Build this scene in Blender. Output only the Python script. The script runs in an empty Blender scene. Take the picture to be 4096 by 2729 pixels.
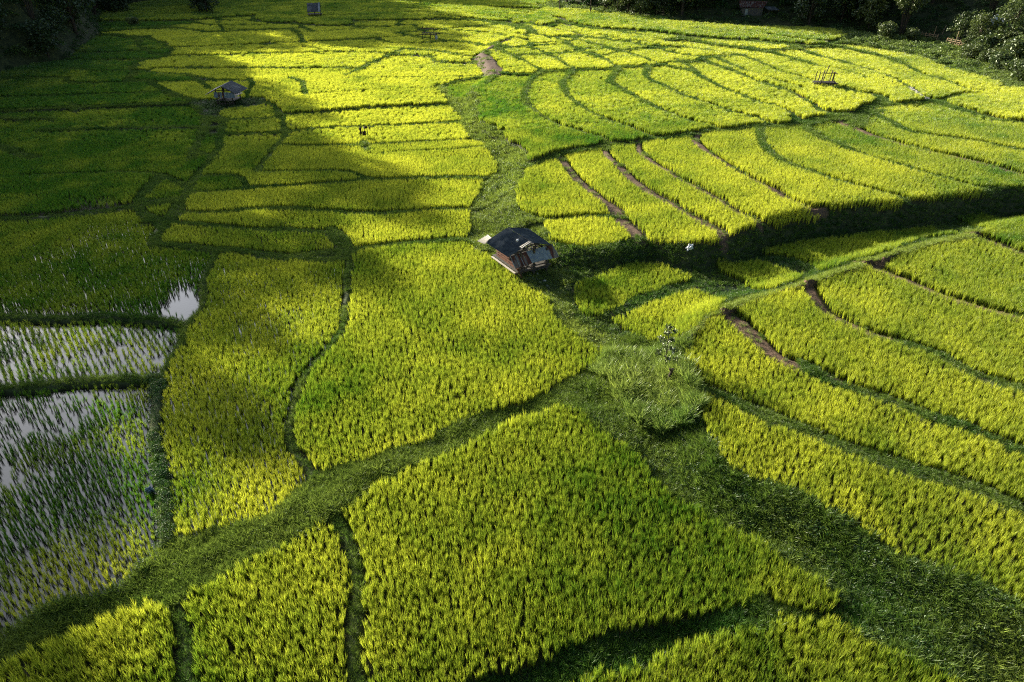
import bpy, math, random
import numpy as np
from mathutils import Vector, Matrix
random.seed(7); RNG = np.random.default_rng(11)
R = math.radians
SC = bpy.context.scene
COL = SC.collection
# ------------------------------------------------------------------ camera model
CAMH = 23.0; PITCH = R(31.4); FPX = 2731.0; W0, H0 = 4096.0, 2729.0
CP, SP = math.cos(PITCH), math.sin(PITCH)
def ray(px, py):
    a = (np.asarray(px, float)-W0/2)/FPX; b = (H0/2-np.asarray(py, float))/FPX
    return a, CP + b*SP, -SP + b*CP
def on_plane(px, py, z):
    dx, dy, dz = ray(px, py)
    t = (z-CAMH)/dz
    return dx*t, dy*t
def project(x, y, z):
    zz = z-CAMH
    d = y*CP - zz*SP; u = y*SP + zz*CP
    d = np.where(d < .1, .1, d)
    return W0/2 + FPX*x/d, H0/2 - FPX*u/d, d
# ------------------------------------------------------------------ raster of the valley floor
GX0, GX1, GY0, GY1, GR = -190.0, 190.0, 8.0, 300.0, 0.2
NX, NY = int((GX1-GX0)/GR), int((GY1-GY0)/GR)
XS = GX0 + (np.arange(NX)+.5)*GR; YS = GY0 + (np.arange(NY)+.5)*GR
def cells(x, y):
    i = np.clip(((np.asarray(x)-GX0)/GR).astype(int), 0, NX-1); j = np.clip(((np.asarray(y)-GY0)/GR).astype(int), 0, NY-1)
    return j, i
def vnoise(x, y, s, seed):
    r = np.random.default_rng(seed).random((64, 64)); x = np.asarray(x)/s; y = np.asarray(y)/s
    xi = np.floor(x).astype(int); yi = np.floor(y).astype(int); fx = x-xi; fy = y-yi
    fx = fx*fx*(3-2*fx); fy = fy*fy*(3-2*fy)
    a = r[yi % 64, xi % 64]; b = r[yi % 64, (xi+1) % 64]; c = r[(yi+1) % 64, xi % 64]; d = r[(yi+1) % 64, (xi+1) % 64]
    return (a*(1-fx)+b*fx)*(1-fy)+(c*(1-fx)+d*fx)*fy
def fbm(x, y, s, seed, o=3):
    t = 0; w = 1; n = 0
    for k in range(o):
        t = t + w*vnoise(x, y, s/2**k, seed+k*17); n += w; w *= .5
    return t/n
def inside(poly, X, Y):
    c = np.zeros(np.broadcast(X, Y).shape, bool); n = len(poly)
    for k in range(n):
        x1, y1 = poly[k]; x2, y2 = poly[(k+1) % n]
        if y1 == y2: continue
        c ^= ((y1 > Y) != (y2 > Y)) & (X < (x2-x1)*(Y-y1)/(y2-y1)+x1)
    return c
def segdist(pts, X, Y, closed=False):
    d = np.full(np.broadcast(X, Y).shape, 1e9); n = len(pts)
    for k in range(n if closed else n-1):
        ax, ay = pts[k]; bx, by = pts[(k+1) % n]; ux, uy = bx-ax, by-ay; L = ux*ux+uy*uy+1e-9
        t = np.clip(((X-ax)*ux+(Y-ay)*uy)/L, 0, 1)
        d = np.minimum(d, np.hypot(X-ax-t*ux, Y-ay-t*uy))
    return d
def sstep(t):
    t = np.clip(t, 0, 1); return t*t*(3-2*t)
# height of the land, from the banks traced at their own level
def SLOPE(Y): return .022*np.maximum(0, Y-45)**2/(np.maximum(0, Y-45)+18)
def upl(pts, z):
    out = []
    for px, py in pts:
        zz = z
        for _ in range(12): x, y = on_plane(px, py, zz); zz = z+float(SLOPE(y))
        out.append((float(x), float(y)))
    return out
UP = upl([(2200,22),(2100,120),(1990,170),(1935,210),(1975,290),(1879,374),(1911,397),(1916,477),(1981,519),(2023,537),(2100,607),(2107,645),(2093,711),(2061,809),(2117,874),(2168,884),(2210,968),(2262,991),(2421,996),(2607,968),(2748,996),(2888,977),(3051,907),(3326,860),(3559,846),(3885,804),(4096,785),(4400,770)], 1.3)
UP += [(260,60),(260,420),(30,420)]
LO = upl([(2748,1361),(2818,1295),(2864,1262),(2935,1234),(3000,1204),(3186,1153),(3372,1092),(3559,1027),(3791,967),(4096,911),(4500,850)], .8)
LO += [(120,60),(120,5)]
LO += upl([(4500,2700),(4096,2440),(3815,2326),(3570,2204),(3358,2081),(3075,1954),(2972,1907),(2855,1800),(2818,1674),(2794,1580),(2766,1440)], .8)
LH_EDGE = [(-52,-30),(-54,20),(-58,45),(-67,70),(-80,100)] + upl([(0,304),(47,290),(140,262),(280,243),(322,200),(402,140),(397,95),(420,62),(480,38)], 0)
LH = LH_EDGE + [(-90,330),(-80,420),(-600,420),(-600,-30)]
RH_EDGE = upl([(2230,8),(2400,40),(2700,85),(3000,105),(3400,130),(3700,160),(3900,215),(4096,300),(4500,420)], 1.9)
RH = [(30,420)] + RH_EDGE + [(260,60),(600,60),(600,420)]
def base_h(X, Y):
    X = np.asarray(X, float); Y = np.asarray(Y, float)
    hu = 1.0+.9*sstep((X-5)/20)
    du = np.where(inside(UP, X, Y), 0, segdist(UP, X, Y, True))
    b = hu*sstep(1-du/2.2)
    dl = np.where(inside(LO, X, Y), 0, segdist(LO, X, Y, True))
    b = np.maximum(b, .8*sstep(1-dl/2.6))
    d = np.where(inside(LH, X, Y), segdist(LH_EDGE, X, Y), 0)
    b = b + np.minimum(d*1.25, 10+14*sstep((Y-96)/16)) + 8*np.exp(-((Y-108)/5)**2)*sstep(d/10) + 1.5*sstep(d/6)*(fbm(X, Y, 14, 5)-.4)*3  # left hill's height and off-frame spur are shaped for the shadow they cast
    d = np.where(inside(RH, X, Y), segdist(RH_EDGE, X, Y), 0)
    b = b + np.minimum(d*.38, 22)
    b = b + SLOPE(Y)
    return b
gx2, gy2 = np.meshgrid(XS[::4], YS[::4])
_B = base_h(gx2, gy2)
def blk(x, y):
    fx = np.clip((np.asarray(x, float)-XS[0])/(4*GR), 0, _B.shape[1]-1.001); fy = np.clip((np.asarray(y, float)-YS[0])/(4*GR), 0, _B.shape[0]-1.001)
    i = fx.astype(int); j = fy.astype(int); fx = fx-i; fy = fy-j
    return (_B[j,i]*(1-fx)+_B[j,i+1]*fx)*(1-fy)+(_B[j+1,i]*(1-fx)+_B[j+1,i+1]*fx)*fy
def ground_pt(px, py, h=0.0):
    z = h
    for k in range(8):
        x, y = on_plane(px, py, z); zb = float(blk(x, y))+h; z = .5*z+.5*zb if k else zb
    x, y = on_plane(px, py, z)
    return float(x), float(y)
# ------------------------------------------------------------------ lines traced along the paddy bunds
CR = dict(A=(0,0,.4673), B=(1000,0,.4673), C=(2000,0,.4673), D=(3000,0,.4656), E=(0,650,.4673), F=(1000,650,.4673), G=(2000,650,.4673), H=(3000,650,.4656),
          I=(0,1300,.4673), J=(1000,1300,.4673), K=(2000,1300,.4673), M=(3000,1300,.4656), N=(0,2000,.4673), O=(1000,2000,.8178), P=(2000,2000,.8178), Q=(3000,2000,.8149))
def cv(c, s):
    ox, oy, k = CR[c]; v = s.split()
    return [(ox+float(a)*k, oy+float(b)*k) for a, b in (q.split(',') for q in v)]
LINES = []   # (points, width m, height used for unprojecting, soil: 0 green 1 brown)
def Ln(c, w, kind, s, s2=None):
    p = cv(c, s)
    if kind == 'b' and w < 2.5: w *= .6
    if s2: p += cv(s2[0], s2[1:])
    LINES.append((p, w, {'c': .66, 'g': .3, 'b': .25, 'l': .45}[kind], 1 if kind == 'b' else 0))
T = '''
A 1.6 c 860,292 940,280 1040,295 1130,310 1290,298
A 1.2 g 1130,310 1185,350 1190,420 1330,465
A 1.0 g 1255,325 1330,350 1450,400 1490,450 1440,500 1180,545 1150,580
A .7 c 690,432 940,440 1190,430
A .7 c 700,495 890,495 1240,495
A .8 c 560,576 700,578 760,600 960,603 1150,582
A .8 c 1150,582 1400,612 1600,628 1780,655 1820,672 2120,674
A .6 c 1300,580 1330,566 1800,570 2354,571
A 1.5 g 1150,580 1150,640 1110,690
A .8 c 70,658 560,652 590,662 540,692 760,703 1110,692
A 1.7 g 1110,690 1280,695 1340,750 1430,795 1540,845 1650,875 1700,915 1760,965 1840,995 1880,1010 1920,1050
A .7 c 1280,688 1450,688 1750,682 2120,678
A .9 g 1715,705 1760,740 1800,775
A .9 g 2120,680 2175,730 2130,790 2120,850 2040,870
A .8 c 0,822 400,802 950,792 1330,777
A .9 c 0,928 400,912 800,893 1100,882 1540,864
A .7 c 0,985 60,1000 250,992 430,988 440,1006
A 1.0 g 615,900 640,945
A .9 c 300,1103 600,1092 900,1073 1300,1068 1600,1063 1745,1073
A 1.2 g 1745,1075 1720,1170 1680,1270 1645,1370
A 1.0 g 1920,1050 1900,1130 1890,1200 1880,1270 1850,1320 1790,1400 1690,1520 1600,1660 1560,1760 1530,1830 1480,1890 1420,1945
A .8 c 1700,1298 1760,1313 1855,1322
A 1.9 g 0,1252 130,1302 250,1352 300,1362
A .8 c 1920,1133 2100,1128 2354,1117
A .7 c 1900,1012 2000,1012 2354,992
A 1.0 c 1640,842 1760,845
A .8 c 200,1480 500,1475 900,1464 1100,1454 1260,1458 1370,1484 1440,1504
A .8 c 1770,1492 1990,1487 2060,1512 2110,1560 2100,1595
A .7 c 1840,152 1990,168 2160,168
A .6 g 2160,168 2190,140
A .8 c 1700,188 1840,212 2200,203 2354,198
A .8 c 1500,227 1700,248 1760,268 1900,262 2100,252 2354,242
A .7 g 1900,262 1895,228 1870,200
A .8 c 1000,252 1090,242 1300,233 1500,227
A .5 c 1490,396 1900,386 2354,366
A .5 c 1490,462 1900,462 2354,446
A .5 c 1230,412 1450,410
A .8 c 950,178 1300,178 1700,168 1900,150
A .8 c 940,140 1200,130 1650,128 1850,115
A .8 c 900,212 1250,222 1500,205
A .8 c 1060,100 1400,85 1700,80
B .9 c 0,132 50,152 40,182 200,193 350,197
B .8 g 350,192 420,222 460,237 520,264
B .6 c 0,246 150,242 300,240 430,230
B .8 c 360,198 700,220 880,212
B .6 c 480,262 600,264 880,237
B .5 c 0,377 200,357 430,352 700,337 900,324 1100,314 1280,302
B .9 g 400,283 430,310 445,350
B .5 c 0,407 400,392 800,390 1200,397 1420,412
B .8 c 1420,412 1700,437 1980,462
B .5 c 0,449 400,439 800,432 1100,437 1250,452 1540,457 1580,472 1545,512 1700,520 1940,517
B .5 c 0,571 500,571 960,574
B .6 g 830,652 940,590 1080,510 1240,455
B .5 c 830,657 1100,652 1500,647 1990,632
B 1.2 g 350,675 400,690 455,720 465,800
B .5 c 465,802 700,792 900,772 1100,757 1400,750 1580,750
B .5 c 1580,748 1700,700 1850,655 2000,635
B .9 c 300,974 600,950 900,925 1200,904 1500,893 1700,884
B .6 c 310,1109 500,1089 800,1079 1100,1064 1400,1049 1760,1029
B .6 c 320,1224 600,1229 900,1229 1200,1214 1600,1194 1890,1179
B 1.0 g 970,1225 990,1290 1010,1295
B .5 c 1000,1300 1110,1313 1120,1293 1500,1273 1950,1243
B .9 g 0,862 130,872 200,910 250,970 280,1050 300,1130 290,1200 240,1260 170,1330 110,1400 80,1450
B .9 g 2110,630 2060,680 2020,720
B 1.2 c 1250,272 1400,302 1500,322 1600,332 1750,342 1900,357 2060,377 2130,372
B .8 g 880,208 880,240 1000,250
B .6 c 900,213 1100,218 1250,218 1260,195
B .6 g 1260,215 1420,220 1450,250
B .5 c 1110,312 1130,337 1200,354 1350,360 1480,357
B .7 c 1480,262 1700,287 1900,307 2100,317 2310,322
B .7 c 1640,242 1850,252 2100,272 2320,287
B .7 c 1480,252 1640,242 1900,217 2010,207
B .6 c 1040,187 1200,192 1400,192 1550,192
B 2.6 g 1640,150 1800,165 1950,180 2080,200 2200,215 2320,240 2400,275
B .8 c 1850,168 2000,172 2200,182 2400,190
B .8 c 0,47 600,37 1200,32 1700,42 2200,62
B .8 c 300,77 800,72 1400,72 1900,87 2250,102
B .8 c 600,102 1100,107 1600,107 2100,137
B .8 c 620,132 1000,132 1500,142 1700,162
B .7 c 700,167 900,177 1500,162
B .8 c 0,17 800,10 1500,12 2100,22
B 3.0 b 1980,460 2000,500 2050,560 2090,610
B 1.6 b 1980,460 2080,400 2130,372
C .8 c 0,72 150,92 340,95
C .9 c 0,122 150,133 330,98
C .8 c 0,150 130,178 220,205 400,232 480,188
C 1.6 g 0,205 120,225 230,270
C 1.2 c 450,142 600,195 750,220 890,243 1100,253 1300,268 1500,292 1600,308 1900,328 2150,343 2354,358
C 1.6 b 400,228 550,268 690,300
C 1.0 c 690,302 850,315 1000,340 1200,378 1340,402
C .8 c 700,292 850,285 1000,322 1240,352 1390,388
C 1.0 c 890,243 1100,275 1300,305 1380,335 1600,318
C 1.0 g 230,285 400,315 520,345 620,400 680,430 780,470 900,520 990,570
C .7 c 520,347 640,332 650,312
C .8 c 640,328 780,353 900,383 1050,428 1110,443 1200,473 1330,523 1380,535
C .7 c 680,432 690,408 950,408 1040,428
C .8 c 1040,428 1110,410 1320,402
C .9 c 1380,340 1550,378 1700,403 1850,433 2050,453
C 1.0 c 1340,402 1550,453 1700,478 1850,472
C 1.0 c 1600,318 1800,358 2000,388 2200,418 2290,430
C .8 c 240,388 370,373 520,368
C .8 c 360,452 650,432 680,432
C .6 c 0,397 150,392 250,388 230,285
C .9 g 0,430 100,480 240,550 300,585
C .9 g 250,388 330,440 370,450 450,480 530,540 560,560 610,590
C .9 c 0,612 150,622 340,617 350,590 620,590 630,580 990,580 1000,552 1200,557 1340,547 1470,522 1700,507 1720,487 1850,472
C 1.1 g 340,620 260,690 215,750 215,850 250,920 340,990 430,1060 520,1100 640,1130 750,1170 860,1210 910,1240
C 1.0 g 620,595 600,660 530,700 540,760 600,850 680,910 800,990 950,1060 1080,1100 1200,1150 1320,1190
C 1.0 g 1000,580 1000,620 940,690 960,720 1060,780 1200,860 1350,950 1500,1010 1650,1060 1780,1090 1850,1120
C 1.0 g 1240,560 1270,600 1240,650 1290,690 1400,750 1550,810 1700,880 1850,930 2000,980 2150,1020 2354,1090
C 1.0 g 1490,515 1600,570 1680,610 1700,660 1800,710 1900,760 2050,820 2200,890 2354,925 2440,965 2510,1010
C 1.0 g 1720,500 1850,560 2000,620 2150,690 2354,755
D 1.3 g 215,765 380,815 480,880 600,970
C .9 c 1860,482 2000,555 2140,605
D .9 c 0,605 150,655 300,705 430,745 560,772
D .9 g 0,422 130,435 280,482 430,533 600,575 780,605 900,645 1000,685
C .9 c 2050,453 2200,510 2354,570
D .9 c 215,588 300,615 450,655 560,695 600,705
D .9 c 720,752 830,795 870,780
D 1.0 g 690,380 750,400 900,430 1100,475 1250,525 1380,590 1480,650 1600,680 1750,730 1880,790 1960,800
D 1.0 g 380,402 480,442 600,493 750,525 900,575 1030,605 1130,645 1220,685 1330,745 1400,805 1500,862 1560,882
D 1.1 c 0,332 200,362 400,382 600,387 690,377
D .9 c 100,292 300,322 500,352 600,362 820,350
D .9 c 0,398 140,422 330,412 380,402
D 1.1 g 1140,905 1200,912 1480,892 1560,882
D 1.3 g 1560,895 1680,865 1800,832 1940,820
D 1.7 g 1640,900 1750,935 1900,985 2100,1045 2354,1075
D 2.2 g 870,800 900,820 1000,830 1100,850 1140,900 1000,940 960,990
D 1.6 g 600,975 700,1000 830,995 990,985 1040,975 1150,960
D 2.4 g 380,1045 500,1060 600,1030 780,1020
D 1.1 g 1040,970 1180,1045 1300,1105 1390,1145 1600,1185 1800,1210 1950,1225 2100,1265 2354,1315
D 1.5 b 760,1040 850,1080 950,1130 1100,1180 1300,1240 1500,1300 1700,1340 1900,1390 2100,1440 2354,1520
D 1.2 g 480,1060 500,1130 600,1190 750,1250 900,1320 1100,1390 1300,1440 1500,1500 1700,1560 1900,1620 1970,1636
D 1.2 g 100,1110 80,1150 95,1260 150,1310 300,1400 430,1460 550,1500 700,1560 850,1600 1000,1636 1150,1676 1300,1716
C 1.2 g 500,1340 600,1310 750,1290 870,1260 920,1240 1150,1240 1210,1220 1350,1190 1500,1185 1650,1150 1850,1120 2000,1130 2150,1095 2250,1090 2354,1100 2500,1075 2520,1050
C 1.5 b 1680,1190 1700,1240 1780,1310 1900,1390 2050,1480 2200,1562 2354,1655 2500,1740 2650,1800 2770,1820
C 1.3 b 1190,1240 1210,1300 1300,1380 1400,1450 1480,1500 1560,1560 1700,1631 1850,1721 2000,1811 2150,1881
C 1.5 b 880,1270 920,1330 1000,1420 1080,1491 1200,1591 1350,1681 1500,1781 1650,1871 1800,1961 1900,2021
C 1.8 b 500,1340 550,1400 600,1481 680,1571 800,1661 900,1741 970,1801 1000,1841 1100,1951 1180,2031
G 1.0 c 250,482 400,478 600,458 750,438 960,443
E 1.4 l 0,470 300,455 600,435 900,405 1150,370
E 1.3 g 1230,270 1180,340 1180,430 1280,470 1380,500 1390,570 1350,640 1330,700
E .8 c 1230,304 1400,303 1530,293
E 1.2 g 1380,500 1420,500 1480,440
E .8 c 1650,242 1850,240 2120,210 2354,193
E .7 c 1540,405 1900,408 2100,388 2354,380
F .8 c 0,203 300,188 600,163 850,148 950,132
F 1.0 c 80,62 500,58 800,62 900,92 980,122 1150,128 1600,113 2000,113 2120,105
F 1.0 c 0,383 300,370 500,375 640,393 750,413 900,416 1200,403 1500,388 1800,378 1900,378
E 1.1 c 1440,495 1700,500 1900,525 2100,550 2354,555
F 1.1 c 214,540 400,548 600,563 700,583 770,603
E 1.3 l 1330,700 1500,705 1700,725 1850,750 2100,765 2354,795
F 1.3 c 214,780 400,788 600,803 700,800 780,790
F 1.3 g 700,580 760,610 790,650 820,700 830,740
F 1.2 c 840,722 1000,708 1100,683 1400,653 1700,648 1870,653 1950,673
F .7 g 780,760 830,830 835,950 820,1100 820,1250 800,1400 740,1500 700,1562
J .6 g 780,60 700,160 600,280 530,360 470,470 420,580 390,700 375,850 390,1000 420,1120 480,1220 540,1290
E .65 g 1850,770 1800,870 1760,950 1740,1050 1750,1150 1740,1230 1680,1310 1620,1370 1600,1420 1560,1520
I .65 g 1600,0 1550,120 1490,250 1430,370 1370,470
I .8 g 1370,470 1350,600 1350,750 1330,950 1350,1100 1370,1250 1380,1400 1390,1562 1420,1700 1410,1850
E 1.1 l 0,1305 400,1315 800,1303 1200,1308 1400,1330 1620,1368
I 1.0 l 0,530 200,510 400,485 700,455 1000,445 1330,440
N .6 g 1500,900 1530,1050 1570,1250 1620,1400 1660,1600
O .7 g 430,170 460,230 505,350 525,500 530,650 540,900
H 1.5 b 1000,880 1200,960 1400,1050 1600,1125 1800,1195 2000,1265 2400,1355
H 1.6 b 550,1130 600,1200 640,1290 750,1350 900,1430 1100,1505
M 1.3 g 1100,110 1150,120 1300,175 1450,220 1600,272 1750,342 1900,422 2100,512 2400,590
G 1.9 b 2030,1380 2150,1480
M 1.6 b 0,60 100,165 250,295 400,365 600,440
M 1.3 g 600,440 750,515 900,565 1100,635 1300,695 1450,755 1600,825 1800,885 2000,965 2200,1045 2400,1120
K 1.4 g 1640,520 1800,592 2000,682 2150,762 2300,832
M 1.4 g 185,835 400,920 550,970 700,1030 900,1100 1100,1172 1300,1242 1500,1312 1700,1372 1900,1432 2100,1502 2300,1585
H 1.5 b 1980,660 2100,710 2250,770 2400,815
H 1.0 b 1180,820 1130,850 1130,890
'''
for row in T.strip().split('\n'):
    q = row.split(' ', 3); Ln(q[0], float(q[1]), q[2], q[3])
WEEDS = {  # name: traced outline of weedy, unplanted ground (picture pixels)
 'stream': cv('B','1580,740 1640,800 1700,880 1760,950 1820,1020 1840,1100 1880,1180 1980,1210 2050,1290 2100,1360 2130,1400')+cv('F','2110,110 2020,150 1970,250 1900,370 1890,450 1890,600 1860,640 1950,690 2000,760 2060,800 2100,850 2200,930 2300,1010')
   +cv('G','60,960 200,1020 300,1090 400,1160 430,1240 500,1340 620,1420 750,1500 860,1562')+cv('K','830,130 900,200 920,260 870,340 760,390 600,460 450,540 600,640 740,760')+cv('K','1150,300 1250,160 1000,80')+cv('G','950,1400 850,1370 700,1320 620,1260 590,1130 620,1020 700,960 900,700 700,760 560,730 450,680 400,600 360,500 250,480 180,420 130,340 140,230 200,130 215,0')
   +cv('C','230,1380 250,1340 190,1290 70,1220 60,1180 0,1140')+cv('B','2200,1200 2190,1150 2100,1110 2000,1060 1960,1020 1960,920 1950,850 1910,770 1880,800 1890,850 1780,860 1700,830 1690,790 1620,730'),
 'hutyard': cv('A','1650,870 1760,870 2000,868 2130,855 2280,860 2280,880 2130,895 2000,905 1900,935 1850,1000 1760,960'),
 'bank': cv('G','450,680 560,730 700,760 900,740 1180,660 1300,690 1450,725 1600,745 1900,705 2000,640 2250,560')+cv('H','200,580 600,520 700,460 900,450 1200,425 1400,370 1900,330 2050,300 2000,250 2500,290 2500,480 2050,560 1960,600 1900,645 1700,680 1500,730 1000,880 600,1010 200,1130 0,1190')+cv('G','2000,1250 1850,1310 1750,1380 1690,1440 1600,1530')+cv('K','1600,140 1500,230 1300,200 1100,140 950,60')+cv('G','860,1400 700,1330 600,1220 560,1100 620,1000 500,800'),
 'mound': cv('K','700,470 870,340 920,260 900,180 1100,120 1300,150 1500,210 1620,110 1640,150 1600,230 1610,300 1620,450 1680,600 1725,700 1750,800 1790,950 1840,1070 1930,1190 2080,1305 2300,1405')+cv('Q','240,5 330,50 440,110 560,190 700,260 850,340 1000,410 1100,455 1250,515 1400,590 1800,820 1800,1100 1080,930 1010,891 950,860 800,780 600,700 470,625 430,600 480,530 440,480 370,400 250,330 130,240 0,175')+cv('P','1345,225 1200,160 1050,75 950,0')+cv('K','1680,1562 1560,1500 1400,1360 1280,1230 1150,1100 1000,970 850,870 750,780 640,700 560,670 450,700'),
 'belt': cv('K','700,470 500,565 300,655 0,745')+cv('J','2000,770 1800,860 1500,1010 1200,1110 900,1240 620,1295 480,1340')+cv('N','2354,170 2200,225 1900,275 1500,350 1400,440 1350,500 1200,610 1000,730 800,810 600,880 350,1020 100,1110 -150,1200 -700,1400 -700,1660 -150,1440 0,1370 200,1290 400,1190 700,1060 1000,920 1200,840 1340,815 1450,900 1520,860 1620,755 1900,610 2354,395')+cv('J','1100,1400 1250,1300 1500,1180 1700,1090 1900,1010 2150,870')+cv('K','0,860 200,780 400,710 560,665 650,700 760,640'),
 'lowbund': cv('Q','500,525 430,555 300,575 0,600')+cv('P','1400,615 1345,615 1100,650 900,690 700,750 500,840 330,920 0,1100 -600,1100 0,840 200,800 380,740 500,690 650,650 900,620 1100,580 1345,515')+cv('Q','100,540 300,560 520,500 560,640 430,605'),
}
FIELDS = [
 cv('H','50,720 200,700 500,650 900,600 1300,550 1600,530 1780,640 1500,680 1250,770 900,870 700,940 590,960 450,880 380,850 60,770'),
 cv('H','1720,450 2050,440 2500,475 2500,555 2150,590 1950,610 1880,570 1740,510'),
 cv('H','-300,760')[:0]+cv('G','1860,870 2000,825 2200,835 2354,870')+cv('H','250,880 370,930 450,970 400,1030 200,1120 90,1120')+cv('G','2250,1120 2080,1040 1930,980'),
 cv('G','620,1050 700,990 850,950 1000,885 1150,835 1350,850 1500,895 1640,960 1640,1030 1500,1080 1300,1140 1100,1210 1000,1270 900,1340 800,1360 700,1310 640,1240 610,1150'),
 cv('G','950,1350 1100,1275 1250,1195 1400,1145 1550,1085 1700,1075 1850,1125 1920,1190 1850,1290 1700,1420 1600,1500')+cv('K','1480,190 1400,170 1280,170 1150,120 1020,40'),
]
def unproj_poly(pts, up, down):
    """outline -> world; far edges are seen at height `up`, near edges at height `down`"""
    n = len(pts); area = sum(pts[k][0]*pts[(k+1) % n][1]-pts[(k+1) % n][0]*pts[k][1] for k in range(n)); s = 1 if area > 0 else -1
    out = []
    for k in range(n):
        ax, ay = pts[k-1]; bx, by = pts[(k+1) % n]; tx, ty = bx-ax, by-ay; L = math.hypot(tx, ty)+1e-6
        ny = -tx/L*s        # outward normal, y down
        h = up*(.5-.5*ny)+down*(.5+.5*ny)
        out.append(ground_pt(pts[k][0], max(pts[k][1], -120), h))
    return out
BD = np.full((NY, NX), 9.0, np.float32)   # distance outside the nearest bund (m), negative inside it
BROWN = np.zeros((NY, NX), np.float32)
def stamp(pts, w, brown):
    for k in range(len(pts)-1):
        (ax, ay), (bx, by) = pts[k], pts[k+1]; m = w/2+2.0
        j0, i0 = cells(min(ax, bx)-m, min(ay, by)-m); j1, i1 = cells(max(ax, bx)+m, max(ay, by)+m)
        if j1 <= j0 or i1 <= i0: continue
        X = XS[None, i0:i1+1]; Y = YS[j0:j1+1, None]
        d = segdist([(ax, ay), (bx, by)], X, Y)-w/2
        sub = BD[j0:j1+1, i0:i1+1]; br = BROWN[j0:j1+1, i0:i1+1]
        m2 = d < sub; br[m2] = brown; sub[m2] = d[m2]
def smooth(p):
    q = [p[0]]
    for k in range(len(p)-1):
        (ax, ay), (bx, by) = p[k], p[k+1]
        q += [(ax*.75+bx*.25, ay*.75+by*.25), (ax*.25+bx*.75, ay*.25+by*.75)]
    return q+[p[-1]]
ENDS = []
for pts, w, h, br in LINES:
    wp = smooth([ground_pt(px, max(py, -5), h) for px, py in pts])
    q = []
    for k in range(len(wp)-1):
        L = math.dist(wp[k], wp[k+1]); m = max(1, int(L/1.5))
        for t in range(m):
            x = wp[k][0]+(wp[k+1][0]-wp[k][0])*t/m; y = wp[k][1]+(wp[k+1][1]-wp[k][1])*t/m
            q.append((x+.5*(vnoise(x, y, 2.3, 91)-.5), y+.5*(vnoise(x, y, 2.3, 92)-.5)))
    q.append(wp[-1])
    for e in (0, 1):      # bunds that leave the picture run on past its edge
        px, py = pts[-1] if e else pts[0]
        if px < 40 or px > 4040 or py > 2690:
            a1, a0 = (q[-1], q[-3]) if e else (q[0], q[2]); L = math.dist(a1, a0)
            ext = [(a1[0]+(a1[0]-a0[0])/L*t, a1[1]+(a1[1]-a0[1])/L*t) for t in (4, 8, 12, 16, 20)]
            q = q+ext if e else ext[::-1]+q
    ENDS.append((q, w, br))
    for k in range(len(q)-1):
        ww = w*(.72 if br == 0 else 1)*(.8+.45*float(vnoise(q[k][0], q[k][1], 3, 77)))
        stamp(q[k:k+2], ww, br)
REG = np.zeros((NY, NX), np.uint8)    # 0 paddy 1.. weeds
WNAMES = list(WEEDS)
GXm = XS[None, :]; GYm = YS[:, None]
JX = .35*(fbm(GXm, GYm, 1.6, 31, 2)-.5)*2; JY = .35*(fbm(GXm, GYm, 1.6, 41, 2)-.5)*2
def fill(poly, val):
    xs = [p[0] for p in poly]; ys = [p[1] for p in poly]
    j0, i0 = cells(min(xs)-1, min(ys)-1); j1, i1 = cells(max(xs)+1, max(ys)+1)
    sl = (slice(j0, j1+1), slice(i0, i1+1))
    m = inside(poly, (GXm+JX)[sl], (GYm+JY)[sl])
    REG[sl][m] = val
WPOLY = {}
for k, (n, p) in enumerate(WEEDS.items()):
    WPOLY[n] = unproj_poly(p, .1, .62); fill(WPOLY[n], k+1)
RS = [ground_pt(px, py, .1) for px, py in cv('D','2500,800 2200,790 2100,780 1940,822 1960,805 2150,775 2160,750 2000,680 1700,600 1450,490 1200,440 900,390 690,375 700,360 830,328 700,280 500,262 250,262 0,262 -300,235 -700,205')+cv('C','1400,170 1200,163 900,133 650,105 450,95 340,85 280,40')]
WPOLY['rightslope'] = RS + RH_EDGE; WNAMES.append('rightslope'); fill(WPOLY['rightslope'], len(WNAMES))
for p in FIELDS: fill(unproj_poly(p, .68, .05), 0)
REG[inside(LH, GXm, GYm)] = 20
REG[inside(RH, GXm, GYm)] = 21
# a bund that stops a little short of the next one runs on to meet it
for q, w, br in ENDS:
    for e in (0, 1):
        a1, a0 = (q[-1], q[-2]) if e else (q[0], q[1]); L = math.dist(a1, a0)+1e-6; ux, uy = (a1[0]-a0[0])/L, (a1[1]-a0[1])/L
        lim = 2.5+a1[1]*.04; t = w/2+.5
        j, i = cells(a1[0]+ux*.45*w, a1[1]+uy*.45*w)
        while t < lim:
            x, y = a1[0]+ux*t, a1[1]+uy*t; j, i = cells(x, y)
            if BD[j, i] < 0 or REG[j, i]: stamp([a1, (x, y)], w*.9, br); break
            t += .3
_px, _py, _d = project(GXm, GYm, np.zeros((NY, NX)))
FRAME = (_px > -220) & (_px < 4300) & (_py < 2950) & (_py > -140)
del _d
FREE = (REG == 0) & (BD > .08) & FRAME
LAB = np.zeros((NY, NX), np.int32); par = [0]
def find(a):
    while par[a] != a: par[a] = par[par[a]]; a = par[a]
    return a
prev = []
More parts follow.
